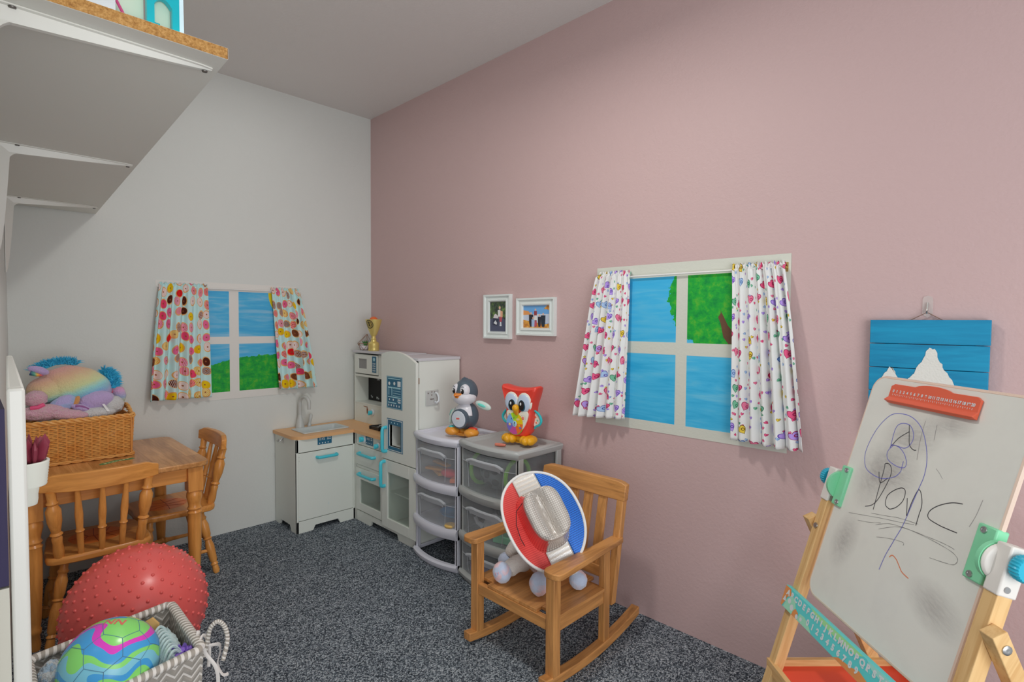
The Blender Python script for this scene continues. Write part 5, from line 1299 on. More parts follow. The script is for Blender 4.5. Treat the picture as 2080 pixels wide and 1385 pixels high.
# white bib: shallow shell in front
m = MB()
def shell(u, v):
    th = radians(-62+124*u); z = .100+.060*v; w = (1-v*.15)
    return (.0605*sin(th)*sqrt(max(0, 1-((z-.094)/.0695)**2))*1.0, .008-.0575*cos(th)*sqrt(max(0, 1-((z-.094)/.0695)**2)), z)
m.grid(shell, 24, 10); m.build('bib', P_wt, pg, solid=.0015)
m = MB(); m.lathe([(.047, 0), (.047, .016), (.045, .020), (.040, .0215)], (0, -.034, .086), (0, -1, -.06), 32); m.build('belly_ring', P_gry, pg)
m = MB(); m.lathe([(.040, 0), (.038, .004), (.02, .006), (0, .0065)], (0, -.0545, .0850), (0, -1, -.06), 32); bd_ = m.build('belly_button', plain('pale_grey_button', D(168, 176, 184), .25), pg)
m = MB(); m.lathe([(.0125, 0), (.0125, .0006)], (.000, -.0613, .088), (0, -1, -.06), 20); m.build('maker_badge', P_prt, bd_)
# red awning shaped maker mark with a white line of lettering
m = MB(); m.prism([(x, -.0621, z) for x, z in ((-.0095, .0835), (-.006, .0845), (-.003, .0835), (0, .0848), (.003, .0840), (.006, .0852), (.0095, .0845), (.0095, .0925), (-.0095, .0915))], (0, -.0003, 0)); m.build('maker_mark', plain('mark_red', D(200, 70, 60), .4), bd_, smooth=False)
text('mark_lettering', 'Fisher-Price', P_prt, (0, -.0626, .0883), (1, 0, .05), (0, 0, 1), .0033, bd_, depth=.0002)
# head, turned towards its right
HM = Matrix.Rotation(radians(-4), 3, 'Z')
def hp(x, y, z): v = HM @ Vector((x, y, 0)); return (v.x, v.y-.002, z)
m = MB(); m.ell(hp(0, .004, .206), (.058, .058, .057), None, 28, 18, lambda p, q: q+Vector((0, 0, .010*max(0, p.z)))); hd = m.build('head', P_gry, pg)
m = MB(); m.ell(hp(0, -.008, .186), (.060, .055, .040), None, 28, 18); m.build('cheeks', P_wt, hd)
for s_ in (-1, 1):
    m = MB(); m.ell(hp(s_*.024, -.031, .219), (.026, .024, .031), HM.to_4x4(), 20, 14); e_ = m.build('eye_patch', P_wt, hd)
    m = MB(); m.ell(hp(s_*.026, -.0525, .217), (.0095, .0045, .0125), HM.to_4x4(), 16, 10); m.build('eye', P_black, hd)
    m = MB(); m.ell(hp(s_*.026-.003, -.0565, .2215), (.0028, .0015, .0035), None, 8, 6); m.build('eye_glint', P_prt, hd)
    m = MB(); m.tube([hp(s_*.020, -.054, .237), hp(s_*.027, -.054, .240), hp(s_*.033, -.051, .238)], .0015, 6); m.build('eyebrow', P_gry, hd)
m = MB()
bkp = [hp(-.022, -.052, .203), hp(.022, -.052, .203), hp(.022, -.050, .194), hp(-.022, -.050, .194)]
m.loft([[hp(-.021, -.050, .208), hp(.021, -.050, .208), hp(.023, -.052, .199), hp(-.023, -.052, .199)], [hp(-.011, -.070, .206), hp(.011, -.070, .206), hp(.012, -.070, .198), hp(-.012, -.070, .198)], [hp(-.003, -.082, .199), hp(.003, -.082, .199), hp(.003, -.082, .197), hp(-.003, -.082, .197)]])
m.loft([[hp(-.019, -.048, .198), hp(.019, -.048, .198), hp(.014, -.048, .182), hp(-.014, -.048, .182)], [hp(-.010, -.068, .194), hp(.010, -.068, .194), hp(.007, -.066, .186), hp(-.007, -.066, .186)]])
m.build('beak', plain('beak_orange', D(222, 130, 34), .35), hd, bevel=.003)
m = MB(); m.tube([hp(0, .010, .262), hp(-.006, -.004, .271), hp(-.014, -.012, .266)], [.012, .010, .004], 8); m.tube([hp(0, .016, .258), hp(.004, .004, .272)], [.012, .005], 8); m.build('head_tuft', P_gry, hd)
# wings
m = MB(); lump(m, (0, 0, 0), (.046, .012, .019), Matrix.Translation((.098, .006, .150)) @ Matrix.Rotation(radians(14), 4, 'Y'), 0); wr = m.build('wing', plain('mint_white_plastic', D(186, 202, 196), .3), pg)
m = MB(); m.ell((.096, -.0045, .152), (.024, .004, .007), Matrix.Rotation(radians(14), 4, 'Y'), 16, 8); m.build('wing_button', plain('teal_light', D(90, 180, 168), .3), wr)
m = MB(); m.ell((-.072, -.008, .088), (.014, .016, .044), Matrix.Rotation(radians(22), 4, 'Y'), 20, 14); wl = m.build('wing', plain('mint_white_plastic', D(186, 202, 196), .3), pg)
m = MB(); m.ell((-.080, -.004, .100), (.009, .013, .022), Matrix.Rotation(radians(22), 4, 'Y'), 16, 10); m.build('wing_edge', plain('teal_edge', D(84, 150, 140), .35), wl)
# feet
m = MB()
for s_ in (-1, 1):
    m.ell((s_*.056, -.030, .021), (.036, .036, .0215), None, 22, 12, lambda p, q: Vector((q.x, q.y, max(q.z, -.0205))))
m.box((-.045, -.030, .001), (.045, .030, .014)); m.ell((0, .01, .018), (.045, .035, .017), None, 18, 10)
ft = m.build('feet', P_ora, pg)
m = MB(); m.ell((-.058, -.030, .040), (.017, .018, .0065), None, 16, 8); m.build('foot_button', plain('teal_button', D(40, 150, 152), .3), ft)
m = MB(); m.ell((.056, -.018, .039), (.025, .016, .0075), None, 16, 8); m.build('foot_button', plain('red_button', D(196, 60, 40), .3), ft)
place(pg, (1.672, 1.955, .6045), atan2(-.975, .22))

# ------------------------------------------------------------------ child's table
hA, hB = D(150, 96, 42), D(196, 136, 70)
hX = wood('honey_x', hA, hB, 'X', .28, .8); hY = wood('honey_y', hA, hB, 'Y', .28, .8); hZ = wood('honey_z', hA, hB, 'Z', .28, .8)
tb = thing('play_table', 'small honey wood table with turned legs holding the wicker basket', 'table', (.39, 2.72, 0))
tx0, tx1, ty0, ty1 = .100, .690, 2.405, 3.050
pts = rc(tx1-.045, ty1-.045, .045, 0, 90)+rc(tx0+.045, ty1-.045, .045, 90, 180)+rc(tx0+.045, ty0+.045, .045, 180, 270)+rc(tx1-.045, ty0+.045, .045, 270, 360)
ht = NT('table_top_wood'); ht.set(.25, 0, .45); v = ht.coord('Object', (1, .09, 1)); n1 = ht.noise(v, 55, 4, .6, .5)
bl = ht.new('ShaderNodeTexBrick'); bl.offset = .5; bl.inputs['Scale'].default_value = 1; bl.inputs['Brick Width'].default_value = .34; bl.inputs['Row Height'].default_value = .062; bl.inputs['Mortar Size'].default_value = .0006; bl.inputs['Color1'].default_value = (.25, .25, .25, 1); bl.inputs['Color2'].default_value = (.75, .75, .75, 1); bl.inputs['Mortar'].default_value = (.1, .1, .1, 1)
ht.link(ht.coord('Object', rot=(0, 0, pi/2)), bl.inputs['Vector'])
f = ht.math('ADD', ht.math('MULTIPLY', n1, .6), ht.math('MULTIPLY', bl.outputs['Color'], .35)); ht.base(ht.ramp(f, [(.34, D(132, 88, 46)), (.66, D(186, 138, 86))])); ht = ht.m
m = MB(); m.prism([(x, y, .555) for x, y in pts], (0, 0, .021)); m.build('table_top', ht, tb, bevel=.004)
leg_prof = [(0, .016), (.03, .020), (.09, .017), (.10, .022), (.125, .023), (.135, .019), (.16, .022), (.38, .030), (.56, .031), (.60, .030), (.612, .034), (.625, .027), (.64, .033), (.655, .027), (.68, .029), (.72, .036), (.745, .035), (.77, .026), (.785, .033), (.80, .026), (.81, .034), (.825, .034), (.84, .030)]
for lx in (.145, .640):
    for ly in (2.450, 3.005):
        m = MB(); m.turned((lx, ly, 0), (lx, ly, .50), [(t_/.84, r*.80) for t_, r in leg_prof], 18); m.box((lx-.027, ly-.027, .455), (lx+.027, ly+.027, .555)); m.build('leg', hZ, tb)
for nm, a, b, mt in (('apron', (.172, 2.442, .495), (.613, 2.458, .555), hX), ('apron', (.172, 2.997, .495), (.613, 3.013, .555), hX), ('apron', (.137, 2.477, .495), (.153, 2.978, .555), hY), ('apron', (.632, 2.477, .495), (.648, 2.978, .555), hY)):
    box(a, b).build(nm, mt, tb, bevel=.0015)
st = MB(); stp = [(.355, 2.618), (.372, 2.612), (.380, 2.620), (.425, 2.642), (.460, 2.640), (.478, 2.655), (.470, 2.668), (.440, 2.662), (.415, 2.668), (.375, 2.645), (.358, 2.638)]
st.prism([(x, y, .5761) for x, y in stp], (0, 0, .0006)); st_ = st.build('green_sticker', plain('green_sticker', D(52, 110, 68), .5), tb, smooth=False)
m = MB()
for k in range(7): m.box((-.0045, -.004, .5767), (.0045, .004, .5770), Matrix.Translation((.375+.013*k, 2.628+.0052*k, 0)) @ Matrix.Rotation(.4, 4, 'Z'))
m.build('sticker_print', plain('sticker_cream', D(196, 190, 140), .5), st_, smooth=False)

# ------------------------------------------------------------------ child's chairs (prototype faces +y, back at -y)
def kid_chair(label):
    c = thing('kids_chair', label, 'chair', (0, 0, 0), 'honey wood kids chairs at the small table', local=True)
    sp = smooth_loop([(-.128, .140), (-.150, .02), (-.158, -.09), (-.135, -.148), (0, -.160), (.135, -.148), (.158, -.09), (.150, .02), (.128, .140), (0, .146)], 4)
    m = MB(); m.loft([[(x*s, y*s, z) for x, y in sp] for z, s in ((.288, .955), (.292, .985), (.304, 1), (.312, .99), (.316, .965))]); seat = m.build('seat', hX, c)
    # painted orange face on the seat
    of = plain('orange_seat_paint', D(214, 116, 44), .35)
    m = MB(); m.prism([(.085*cos(2*pi*k/28), .018+.085*sin(2*pi*k/28), .3162) for k in range(28)], (0, 0, .0005)); fp_ = m.build('painted_ball', of, seat, smooth=False)
    pl = plain('painted_line', D(120, 46, 26), .5)
    m = MB()
    for pts in ([(-.085, .018), (0, .012), (.085, .018)], [(0, .103), (-.008, .02), (0, -.067)], [(.05, .085), (.025, .02), (.055, -.045)], [(-.05, .085), (-.025, .02), (-.055, -.045)]):
        m.tube([(x, y, .3169) for x, y in pts], .0011, 6)
    m.build('painted_seams', pl, fp_)
    lp = [(0, .010), (.04, .0145), (.12, .012), (.14, .016), (.17, .011), (.2, .0155), (.42, .0185), (.52, .013), (.54, .018), (.56, .013), (.60, .017), (.75, .019), (.83, .013), (.86, .018), (.89, .013), (1, .013)]
    feet = {}
    for sx in (-1, 1):
        for sy in (-1, 1):
            p0 = Vector((sx*.152, sy*.142-(.006), 0)); p1 = Vector((sx*.100, sy*.095, .290)); feet[sx, sy] = (p0, p1)
            m = MB(); m.turned(p0, p1, lp, 14); m.build('leg', hZ, c)
    def on(k, f): p0, p1 = feet[k]; return p0+(p1-p0)*f
    spf = [(0, .007), (.15, .008), (.42, .010), (.47, .014), (.5, .011), (.53, .014), (.58, .010), (.85, .008), (1, .007)]
    for a, b, f in (((-1, -1), (-1, 1), .36), ((1, -1), (1, 1), .36), ((-1, -1), (1, -1), .50)):
        m = MB(); m.turned(on(a, f), on(b, f), spf, 12); m.build('stretcher', hX, c)
    # back: two stout posts, three spindles, curved top rail
    def arc(x): return -.128-.020*(1-(x/.15)**2)
    def rail_y(x): return -.176-.026*(1-(x/.172)**2)
    pp = [(0, .014), (.10, .017), (.22, .014), (.30, .016), (.33, .013), (.36, .019), (.39, .013), (.55, .021), (.72, .022), (.80, .013), (.83, .018), (.86, .013), (1, .015)]
    ss = [(0, .009), (.25, .0105), (.34, .010), (.36, .014), (.39, .010), (.6, .0125), (.85, .009), (1, .008)]
    for x0, x1 in ((-.118, -.140), (.118, .140)):
        m = MB(); m.turned((x0, arc(x0), .314), (x1, rail_y(x1), .562), pp, 14); m.build('back_post', hZ, c)
    for x0, x1 in ((-.059, -.070), (0, 0), (.059, .070)):
        m = MB(); m.turned((x0, arc(x0), .314), (x1, rail_y(x1), .562), ss, 12); m.build('spindle', hZ, c)
    m = MB(); rings = []; n = 18
    for k in range(n+1):
        x = -.172+.344*k/n; y = rail_y(x); e = min(k, n-k)
        zt = .618 if e > 1 else (.610 if e == 1 else .604); zb = .552+.010*(abs(x)/.172)**2
        rings.append([(x, y-.011, zb), (x, y+.011, zb), (x, y+.008, zt), (x, y-.014, zt)])
    m.loft(rings); m.build('top_rail', hX, c, bevel=.003)
    return c
ch1 = kid_chair('kids chair nearest the red ball, its spindle back turned to the room')
ch2 = copy_tree(ch1); ch2['label'] = 'kids chair at the right end of the small table, against the white wall'
ch1.location = (.335, 2.560, 0); ch1.rotation_euler = (0, 0, radians(-2))
ch2.location = (.630, 2.795, 0); ch2.rotation_euler = (0, 0, radians(90))

# ------------------------------------------------------------------ wicker basket
wk = thing('wicker_basket', 'honey wicker basket full of stuffed animals on the small table', 'basket', (.32, 2.87, .577))
W1, W2, W3 = D(206, 154, 86), D(172, 118, 58), D(112, 66, 26)
wkm = NT('wicker_strands'); wkm.set(.4, 0, .45); v = wkm.coord('Object'); wkm.base(wkm.ramp(wkm.noise(v, 38, 3, .6), [(.36, W2), (.6, W1)])); wkm = wkm.m
P_wd = plain('wicker_stake', W2, .5)
bx0, bx1, by0, by1, bz0, bz1 = .135, .478, 2.725, 3.020, .5775, .742
def bside(k, f):
    """point on the k-th wall at fraction f, slightly flared with height"""
    return [((bx0+(bx1-bx0)*f, by0), (0, -1)), ((bx1, by0+(by1-by0)*f), (1, 0)), ((bx1-(bx1-bx0)*f, by1), (0, 1)), ((bx0, by1-(by1-by0)*f), (-1, 0))][k]
def wrap(z, n_st, phase, out):
    pts = []; fl = .010*(z-bz0)/(bz1-bz0)
    for k in range(4):
        ns = n_st[k]
        for i in range(ns*2):
            f = (i+.5)/(ns*2); (x, y), (nx, ny) = bside(k, f); s = (1 if (i+phase) % 2 == 0 else -1)
            o = out*s+fl; pts.append((x+nx*o, y+ny*o, z+.0006*s))
    return pts
nst = [13, 11, 13, 11]
m = MB(); rows = 21
for r in range(rows):
    z = bz0+.008+(bz1-bz0-.014)*r/(rows-1); m.tube(wrap(z, nst, r, .0030), .0034, 5, closed=True, sy=.9)
m.build('woven_wall', wkm, wk)
m = MB()
for k in range(4):
    for i in range(nst[k]+1):
        (x, y), (nx, ny) = bside(k, min(1, max(0, i/nst[k]))); m.cyl((x, y, bz0), (x+nx*.010, y+ny*.010, bz1), .003, n=5)
m.box((bx0, by0, bz0), (bx1, by1, bz0+.006)); m.build('stakes_and_base', P_wd, wk)
m = MB(); N_ = 150
def rimc(f):
    k = int(f*4) % 4; (x, y), (nx, ny) = bside(k, (f*4) % 1); g = (f*4) % 1
    lift = 0
    if k in (1, 3): lift = .026*max(0, sin(pi*min(1, max(0, (g-.18)/.64))))
    return Vector((x+nx*.010, y+ny*.010, bz1+.004+lift))
for ph in range(3):
    m.tube([rimc(i/N_)+Vector((.0050*cos(i*.75+ph*2.09)*(1 if abs(bside(int(i/N_*4) % 4, 0)[1][0]) else .3), .0050*cos(i*.75+ph*2.09)*(1 if abs(bside(int(i/N_*4) % 4, 0)[1][1]) else .3), .0062*sin(i*.75+ph*2.09))) for i in range(N_)], .0052, 6, closed=True)
m.build('braided_rim', wkm, wk)
m = MB()
for ph in range(2):
    m.tube([Vector((rimc(i/N_).x, rimc(i/N_).y, bz0+.006))+Vector((0, 0, .0035*sin(i*.8+ph*pi))) for i in range(N_)], .0042, 6, closed=True)
m.build('braided_foot', wkm, wk)

# ------------------------------------------------------------------ stuffed animals in the basket
RB = [(.0, D(216, 160, 150)), (.14, D(220, 178, 146)), (.30, D(208, 196, 148)), (.44, D(190, 202, 154)), (.56, D(134, 190, 190)), (.68, D(124, 174, 206)), (.80, D(164, 146, 200)), (1, D(176, 146, 196))]
cU = Vector((.310, 2.850, .868))
F_rain = furry('rainbow_plush', None, None, 0, (1.9, 0, -5.0, .42), RB)
un = thing('rainbow_unicorn_toy', 'rainbow plush unicorn with blue mane slumped on top of the wicker basket', 'stuffed toy', cU)
Mr = Matrix.Rotation(radians(12), 4, 'Y')
m = MB(); lump(m, cU, (.124, .078, .086), Mr, .05, 14, 3, 40, 26); lump(m, cU+Vector((-.088, -.020, -.004)), (.064, .055, .055), None, .05, 14, 5)
m.build('body', F_rain, un)
F_lil = furry('lilac_plush', D(176, 156, 200)); F_bl = plain('blue_fur', D(48, 150, 190), .8, var=.3); F_tan = furry('tan_plush', D(176, 124, 72))
m = MB(); lump(m, (.262, 2.775, .808), (.050, .024, .031), Matrix.Rotation(radians(-30), 4, 'Y'), .05, 14, 7); m.build('front_leg', furry('blue_lilac_plush', D(150, 168, 206), D(168, 160, 206), 20), un)
m = MB(); lump(m, (.372, 2.790, .812), (.062, .034, .038), Matrix.Rotation(radians(-10), 4, 'Y'), .06, 14, 8); m.build('hind_leg', F_lil, un)
m = MB(); lump(m, (.318, 2.765, .790), (.034, .020, .014), Matrix.Rotation(radians(20), 4, 'Y'), .05, 14, 9); m.build('hoof', F_lil, un)
m = MB(); lump(m, (.302, 2.772, .812), (.012, .014, .028), Matrix.Rotation(radians(25), 4, 'Y'), .05, 14, 9); m.build('inner_leg', F_tan, un)
for (c, r, rot, mt, nm) in (((.195, 2.80, .946), (.034, .012, .016), 22, F_lil, 'ear'),):
    m = MB(); lump(m, c, r, Matrix.Rotation(radians(rot), 4, 'Y'), .04, 12, 1); m.build(nm, mt, un)
m = MB(); pts = [Vector((.170, 2.790, .938)), Vector((.188, 2.785, .930)), Vector((.208, 2.785, .926))]
hornm = NT('rainbow_horn'); hornm.set(.4); sp = hornm.new('ShaderNodeSeparateXYZ'); hornm.link(hornm.coord('Object', (1, 1, 1), (.14, 0, 0)), sp.inputs[0]); hornm.base(hornm.ramp(hornm.math('MULTIPLY', sp.outputs[0], 25), [(.0, D(30, 60, 90)), (.3, D(60, 130, 110)), (.5, D(220, 170, 50)), (.7, D(200, 90, 60)), (.95, D(110, 60, 110))])); hornm = hornm.m
m.tube(pts, [.009, .007, .002], 8); m.build('horn', hornm, un)
m = MB(); m.tube([(.300, 2.752, .800), (.322, 2.750, .795), (.342, 2.752, .784)], [.006, .005, .003], 8); m.build('rainbow_trim', hornm, un)
def fluff(pts, n, L, spread, seed):
    m = MB(); rnd = random.Random(seed); P = [Vector(p) for p in pts]
    for i in range(n):
        f = rnd.random()*(len(P)-1); k = int(f); p = P[k].lerp(P[k+1], f-k)
        d = Vector((rnd.gauss(0, 1), rnd.gauss(0, .6), abs(rnd.gauss(.6, .7))))
        d = (d+Vector(spread)).normalized()*L*rnd.uniform(.6, 1.15); q = p+Vector((rnd.gauss(0, .004), rnd.gauss(0, .008), 0))
        m.tube([q, q+d*.55+Vector((0, 0, .003)), q+d+Vector((0, 0, -.003))], [.0022, .0018, .0003], 3)
    return m
fluff([(.190, 2.875, .930), (.215, 2.89, .945), (.245, 2.90, .958), (.285, 2.90, .962), (.315, 2.90, .955)], 900, .036, (-.2, .1, .8), 1).build('mane', F_bl, un, smooth=False)
fluff([(.408, 2.865, .918), (.428, 2.865, .905), (.438, 2.862, .880), (.440, 2.86, .850)], 900, .038, (.9, 0, .3), 2).build('tail', F_bl, un, smooth=False)
m = MB(); m.prism([(.386, 2.764, .800), (.394, 2.764, .800), (.410, 2.742, .768), (.401, 2.742, .768)], (0, .001, .001)); m.build('care_tag', plain('white_tag', D(206, 206, 206), .6), un)
t = thing('pink_plush_toy', 'dusty pink curly plush toy flopped over the left rim of the wicker basket', 'stuffed toy', (.22, 2.77, .78))
F_dp = furry('dusty_pink_plush', D(196, 150, 168), D(210, 172, 182), 120, bumpd=.01)
m = MB(); lump(m, (.205, 2.765, .784), (.075, .040, .032), None, .10, 22, 2, 40, 26); lump(m, (.275, 2.745, .770), (.066, .026, .022), Matrix.Rotation(radians(10), 4, 'Y'), .10, 22, 3); m.build('body', F_dp, t)
m = MB(); lump(m, (.183, 2.770, .838), (.036, .034, .032), None, .10, 22, 4); m.build('head', F_dp, t)
m = MB(); m.tube([(.165, 2.742, .806), (.186, 2.738, .808), (.204, 2.746, .816)], .008, 8); m.build('ribbon', plain('magenta_ribbon', D(190, 70, 110), .6), t)
t = thing('white_plush_toy', 'fluffy white plush toy at the right end of the wicker basket', 'stuffed toy', (.42, 2.82, .78))
m = MB(); lump(m, (.425, 2.815, .786), (.045, .050, .040), None, .10, 22, 5, 36, 24); lump(m, (.360, 2.775, .762), (.075, .035, .026), None, .08, 22, 6); m.build('body', furry('fluffy_white_plush', D(202, 202, 202), bumpd=.01), t)
t = thing('rainbow_paw_toy', 'rainbow tie-dyed plush ball poking up behind the basket right corner', 'stuffed toy', (.47, 2.94, .80))
m = MB(); lump(m, (.468, 2.950, .806), (.034, .036, .046), None, .06, 14, 5); m.build('body', furry('pastel_plush', None, None, 0, (0, 0, 9, .42), [(.05, D(160, 204, 150)), (.3, D(180, 196, 160)), (.5, D(150, 170, 206)), (.75, D(196, 150, 190)), (.95, D(206, 140, 160))]), t)
m = MB(); lump(m, (.440, 2.935, .826), (.020, .014, .010), None, .05, 14, 6); m.build('pink_patch', plain('pink_patch', D(212, 110, 140), .8), t)
tag(MB().ell((.235, 2.93, .66), (.085, .075, .075), None, 24, 14, lambda p, q: q*(1+.06*noise.noise(p*3))).build('plush_bear', furry('beige_plush', D(190, 176, 160)), None), 'pale plush toy buried low inside the wicker basket', 'stuffed toy')

# ------------------------------------------------------------------ knobbly red ball
bc_ = Vector((.373, 2.077, .2035)); BR = .200
rb = thing('exercise_ball', 'large red rubber ball covered in small nubs on the carpet', 'ball', (bc_.x, bc_.y, 0))
m = MB(); m.ell(bc_, (BR, BR, BR), None, 64, 40)
n = 470
for i in range(n):
    z = 1-2*(i+.5)/n; ph = i*2.39996; r = sqrt(1-z*z); p = Vector((r*cos(ph), r*sin(ph), z))
    if p.z < -.96: continue
    m.lathe([(.0060, -.001), (.0046, .0022), (.0026, .0042), (0, .0047)], bc_+p*BR, p, 7)
P_rub = NT('red_rubber'); P_rub.set(.30, 0, .5); P_rub.base(D(204, 86, 82)); P_rub = P_rub.m
m.build('ball', P_rub, rb)
m = MB(); m.lathe([(.010, -.002), (.010, .0015), (.004, .002)], bc_+Vector((-.1, .17, .03)).normalized()*BR, Vector((-.1, .17, .03)), 12); m.build('valve_plug', plain('red_plug', D(170, 44, 44), .4), rb)

# ------------------------------------------------------------------ woven storage basket with soccer ball
sbk = thing('storage_basket', 'grey and white woven storage basket with rope handles in front of the red ball', 'basket', (.24, 1.59, 0))
Cn = [Vector((.404, 1.785, 0)), Vector((.082, 1.722, 0)), Vector((.082, 1.412, 0)), Vector((.402, 1.478, 0))]   # BR, BL, FL, FR
ctr_ = sum(Cn, Vector())/4; SH = .318
chev = NT('chevron_weave'); chev.set(.7, 0, .3); uvv = chev.coord('UV'); sp = chev.new('ShaderNodeSeparateXYZ'); chev.link(uvv, sp.inputs[0])
zig = chev.math('PINGPONG', chev.math('MULTIPLY', sp.outputs[0], 1.0), .020)
st_ = chev.math('ADD', sp.outputs[1], chev.math('MULTIPLY', zig, 1.0))
band = chev.math('FRACT', chev.math('MULTIPLY', st_, 1/.021)); ln = chev.math('LESS_THAN', chev.math('ABSOLUTE', chev.math('SUBTRACT', band, .5)), .14)
nz_ = chev.noise(chev.coord('UV', (60, 60, 1)), 1, 3)
chev.base(chev.mix(ln, chev.mix(nz_, D(116, 112, 106), D(146, 140, 132)), D(190, 186, 180)))
chev.bump(chev.math('ABSOLUTE', chev.math('SUBTRACT', band, .5)), .9, .004); chev = chev.m
def sq(z, i_=0):
    k = .90+.10*z/SH; return [ctr_+(c-ctr_)*k*(1-i_)+Vector((0, 0, z)) for c in Cn]
m = MB()
for inner in (0, .04):
    for k in range(4):
        L = 0
        def f(u, v, k=k, inner=inner):
            a = sq(v*SH, inner); p = a[k].lerp(a[(k+1) % 4], u); return p if inner == 0 else p+Vector((0, 0, .003))
        ln_ = (Cn[k]-Cn[(k+1) % 4]).length
        m.grid(f, 10, 8, lambda u, v, ln_=ln_, k=k: (u*ln_+k*.5, v*SH))
m.add([tuple(p) for p in sq(.004, 0)], [(0, 1, 2, 3)], [(0, 0), (.3, 0), (.3, .3), (0, .3)])
m.build('woven_walls', chev, sbk, smooth=False)
rimm = NT('twisted_rim'); rimm.set(.7); uvv = rimm.coord('UV'); sp = rimm.new('ShaderNodeSeparateXYZ'); rimm.link(uvv, sp.inputs[0])
rimm.base(rimm.mix(rimm.math('LESS_THAN', rimm.math('FRACT', rimm.math('ADD', sp.outputs[0], sp.outputs[1])), .45), D(130, 124, 116), D(204, 200, 194))); rimm.bump(rimm.math('FRACT', rimm.math('ADD', sp.outputs[0], sp.outputs[1])), .6, .003); rimm = rimm.m
def striped_tube(pts, r, n=10, turns=60, closed=True, sy=1.3):
    """tube with UVs so stripes spiral around it"""
    m = MB(); P = [Vector(p) for p in pts]; M_ = len(P)
    tmp = MB().tube(P, r, n, closed=closed, sy=sy); nr = M_+(1 if closed else 0)
    vs = tmp.v; fs = []; uvs = {}
    for k in range(nr-1):
        for i in range(n):
            j = (i+1) % n; b = len(m.v); q = [vs[k*n+i], vs[k*n+j], vs[(k+1)*n+j], vs[(k+1)*n+i]]
            m.add(q, [(0, 1, 2, 3)], [(k/nr*turns, i/n), (k/nr*turns, (i+1)/n), ((k+1)/nr*turns, (i+1)/n), ((k+1)/nr*turns, i/n)])
    return m
rp = []
sc4 = sq(SH, .02)
for k in range(4):
    a, b = sc4[k], sc4[(k+1) % 4]
    for i in range(22):
        f = .04+.92*i/21; p = a.lerp(b, f)
        rp.append(p+Vector((0, 0, .004)))
striped_tube(rp, .0098, 10, 80).build('twisted_rim', rimm, sbk, merge=True)
P_strap = plain('white_strap', D(196, 192, 188), .6)
A = sc4[3]; dirE = (sc4[0]-sc4[3]).normalized(); outE = Vector((1, -.03, 0))
hb = A+dirE*.03+Vector((0, 0, -.02))
loop = [A+outE*.008+dirE*.012+Vector((0, 0, -.025)), A+outE*.016+dirE*.012+Vector((0, 0, .010)), A+outE*.024+dirE*.016+Vector((0, 0, .040)), A+outE*.042+dirE*.018+Vector((0, 0, .050)), A+outE*.058+dirE*.016+Vector((0, 0, .030)), A+outE*.062+dirE*.010+Vector((0, 0, -.005)), A+outE*.050+dirE*.006+Vector((0, 0, -.050))]
def sm3(P, k=6):
    out = []
    for i in range(len(P)-1):
        p0 = P[max(0, i-1)]; p1 = P[i]; p2 = P[i+1]; p3 = P[min(len(P)-1, i+2)]
        for j in range(k):
            q = j/k; out.append(.5*((2*p1)+(p2-p0)*q+(2*p0-5*p1+4*p2-p3)*q*q+(-p0+3*p1-3*p2+p3)*q**3))
    return out+[P[-1]]
striped_tube(sm3(loop), .0055, 8, 26, closed=False, sy=1).build('rope_handle', rimm, sbk)
for pts in ([(.0, .0, .012), (.012, .006, -.02), (.030, -.004, -.055), (.034, -.006, -.10), (.022, -.004, -.135)], [(.004, .03, .010), (.014, .034, .020), (.024, .028, -.01), (.020, .02, -.06)], [(.0, .008, .005), (.022, .016, -.004), (.048, .030, -.018), (.056, .050, -.050), (.052, .058, -.085), (.062, .052, -.115), (.078, .060, -.125)], [(.002, .055, -.004), (.008, .062, .016), (.012, .072, .012), (.012, .070, -.02)]):
    P = [A+outE*a+dirE*b+Vector((0, 0, c)) for a, b, c in pts]
    MB().tube(sm3(P), .0042, 6, sy=.35).build('strap', P_strap, sbk)
# soccer ball
sc_ = Vector((.2222, 1.549, .3330)); SR = .100
sb = thing('soccer_ball', 'blue, green and pink swirl soccer ball lying in the woven storage basket', 'soccer ball', sc_)
sm_ = NT('swirl_ball_print'); sm_.set(.25, 0, .5)
v = sm_.coord('Object', (1, 1, 1), (0, 0, 0), (.5, .35, .2)); sp = sm_.new('ShaderNodeSeparateXYZ'); sm_.link(v, sp.inputs[0])
n = sm_.noise(v, 9, 1, .3); n2 = sm_.noise(v, 14, 1, .3, 1)
f = sm_.math('FRACT', sm_.math('ADD', sm_.math('ADD', sm_.math('MULTIPLY', sp.outputs[0], 3.0), sm_.math('MULTIPLY', sp.outputs[2], 6.0)), sm_.math('MULTIPLY', n, 1.7)))
sm_.base(sm_.ramp(f, [(0, D(66, 150, 206)), (.20, D(200, 62, 176)), (.36, D(128, 206, 106)), (.58, D(66, 150, 206)), (.70, D(118, 186, 206)), (.88, D(128, 206, 106))], True)); sm_ = sm_.m
m = MB(); m.ell(sc_, (SR, SR, SR), None, 56, 36); m.build('ball', sm_, sb)
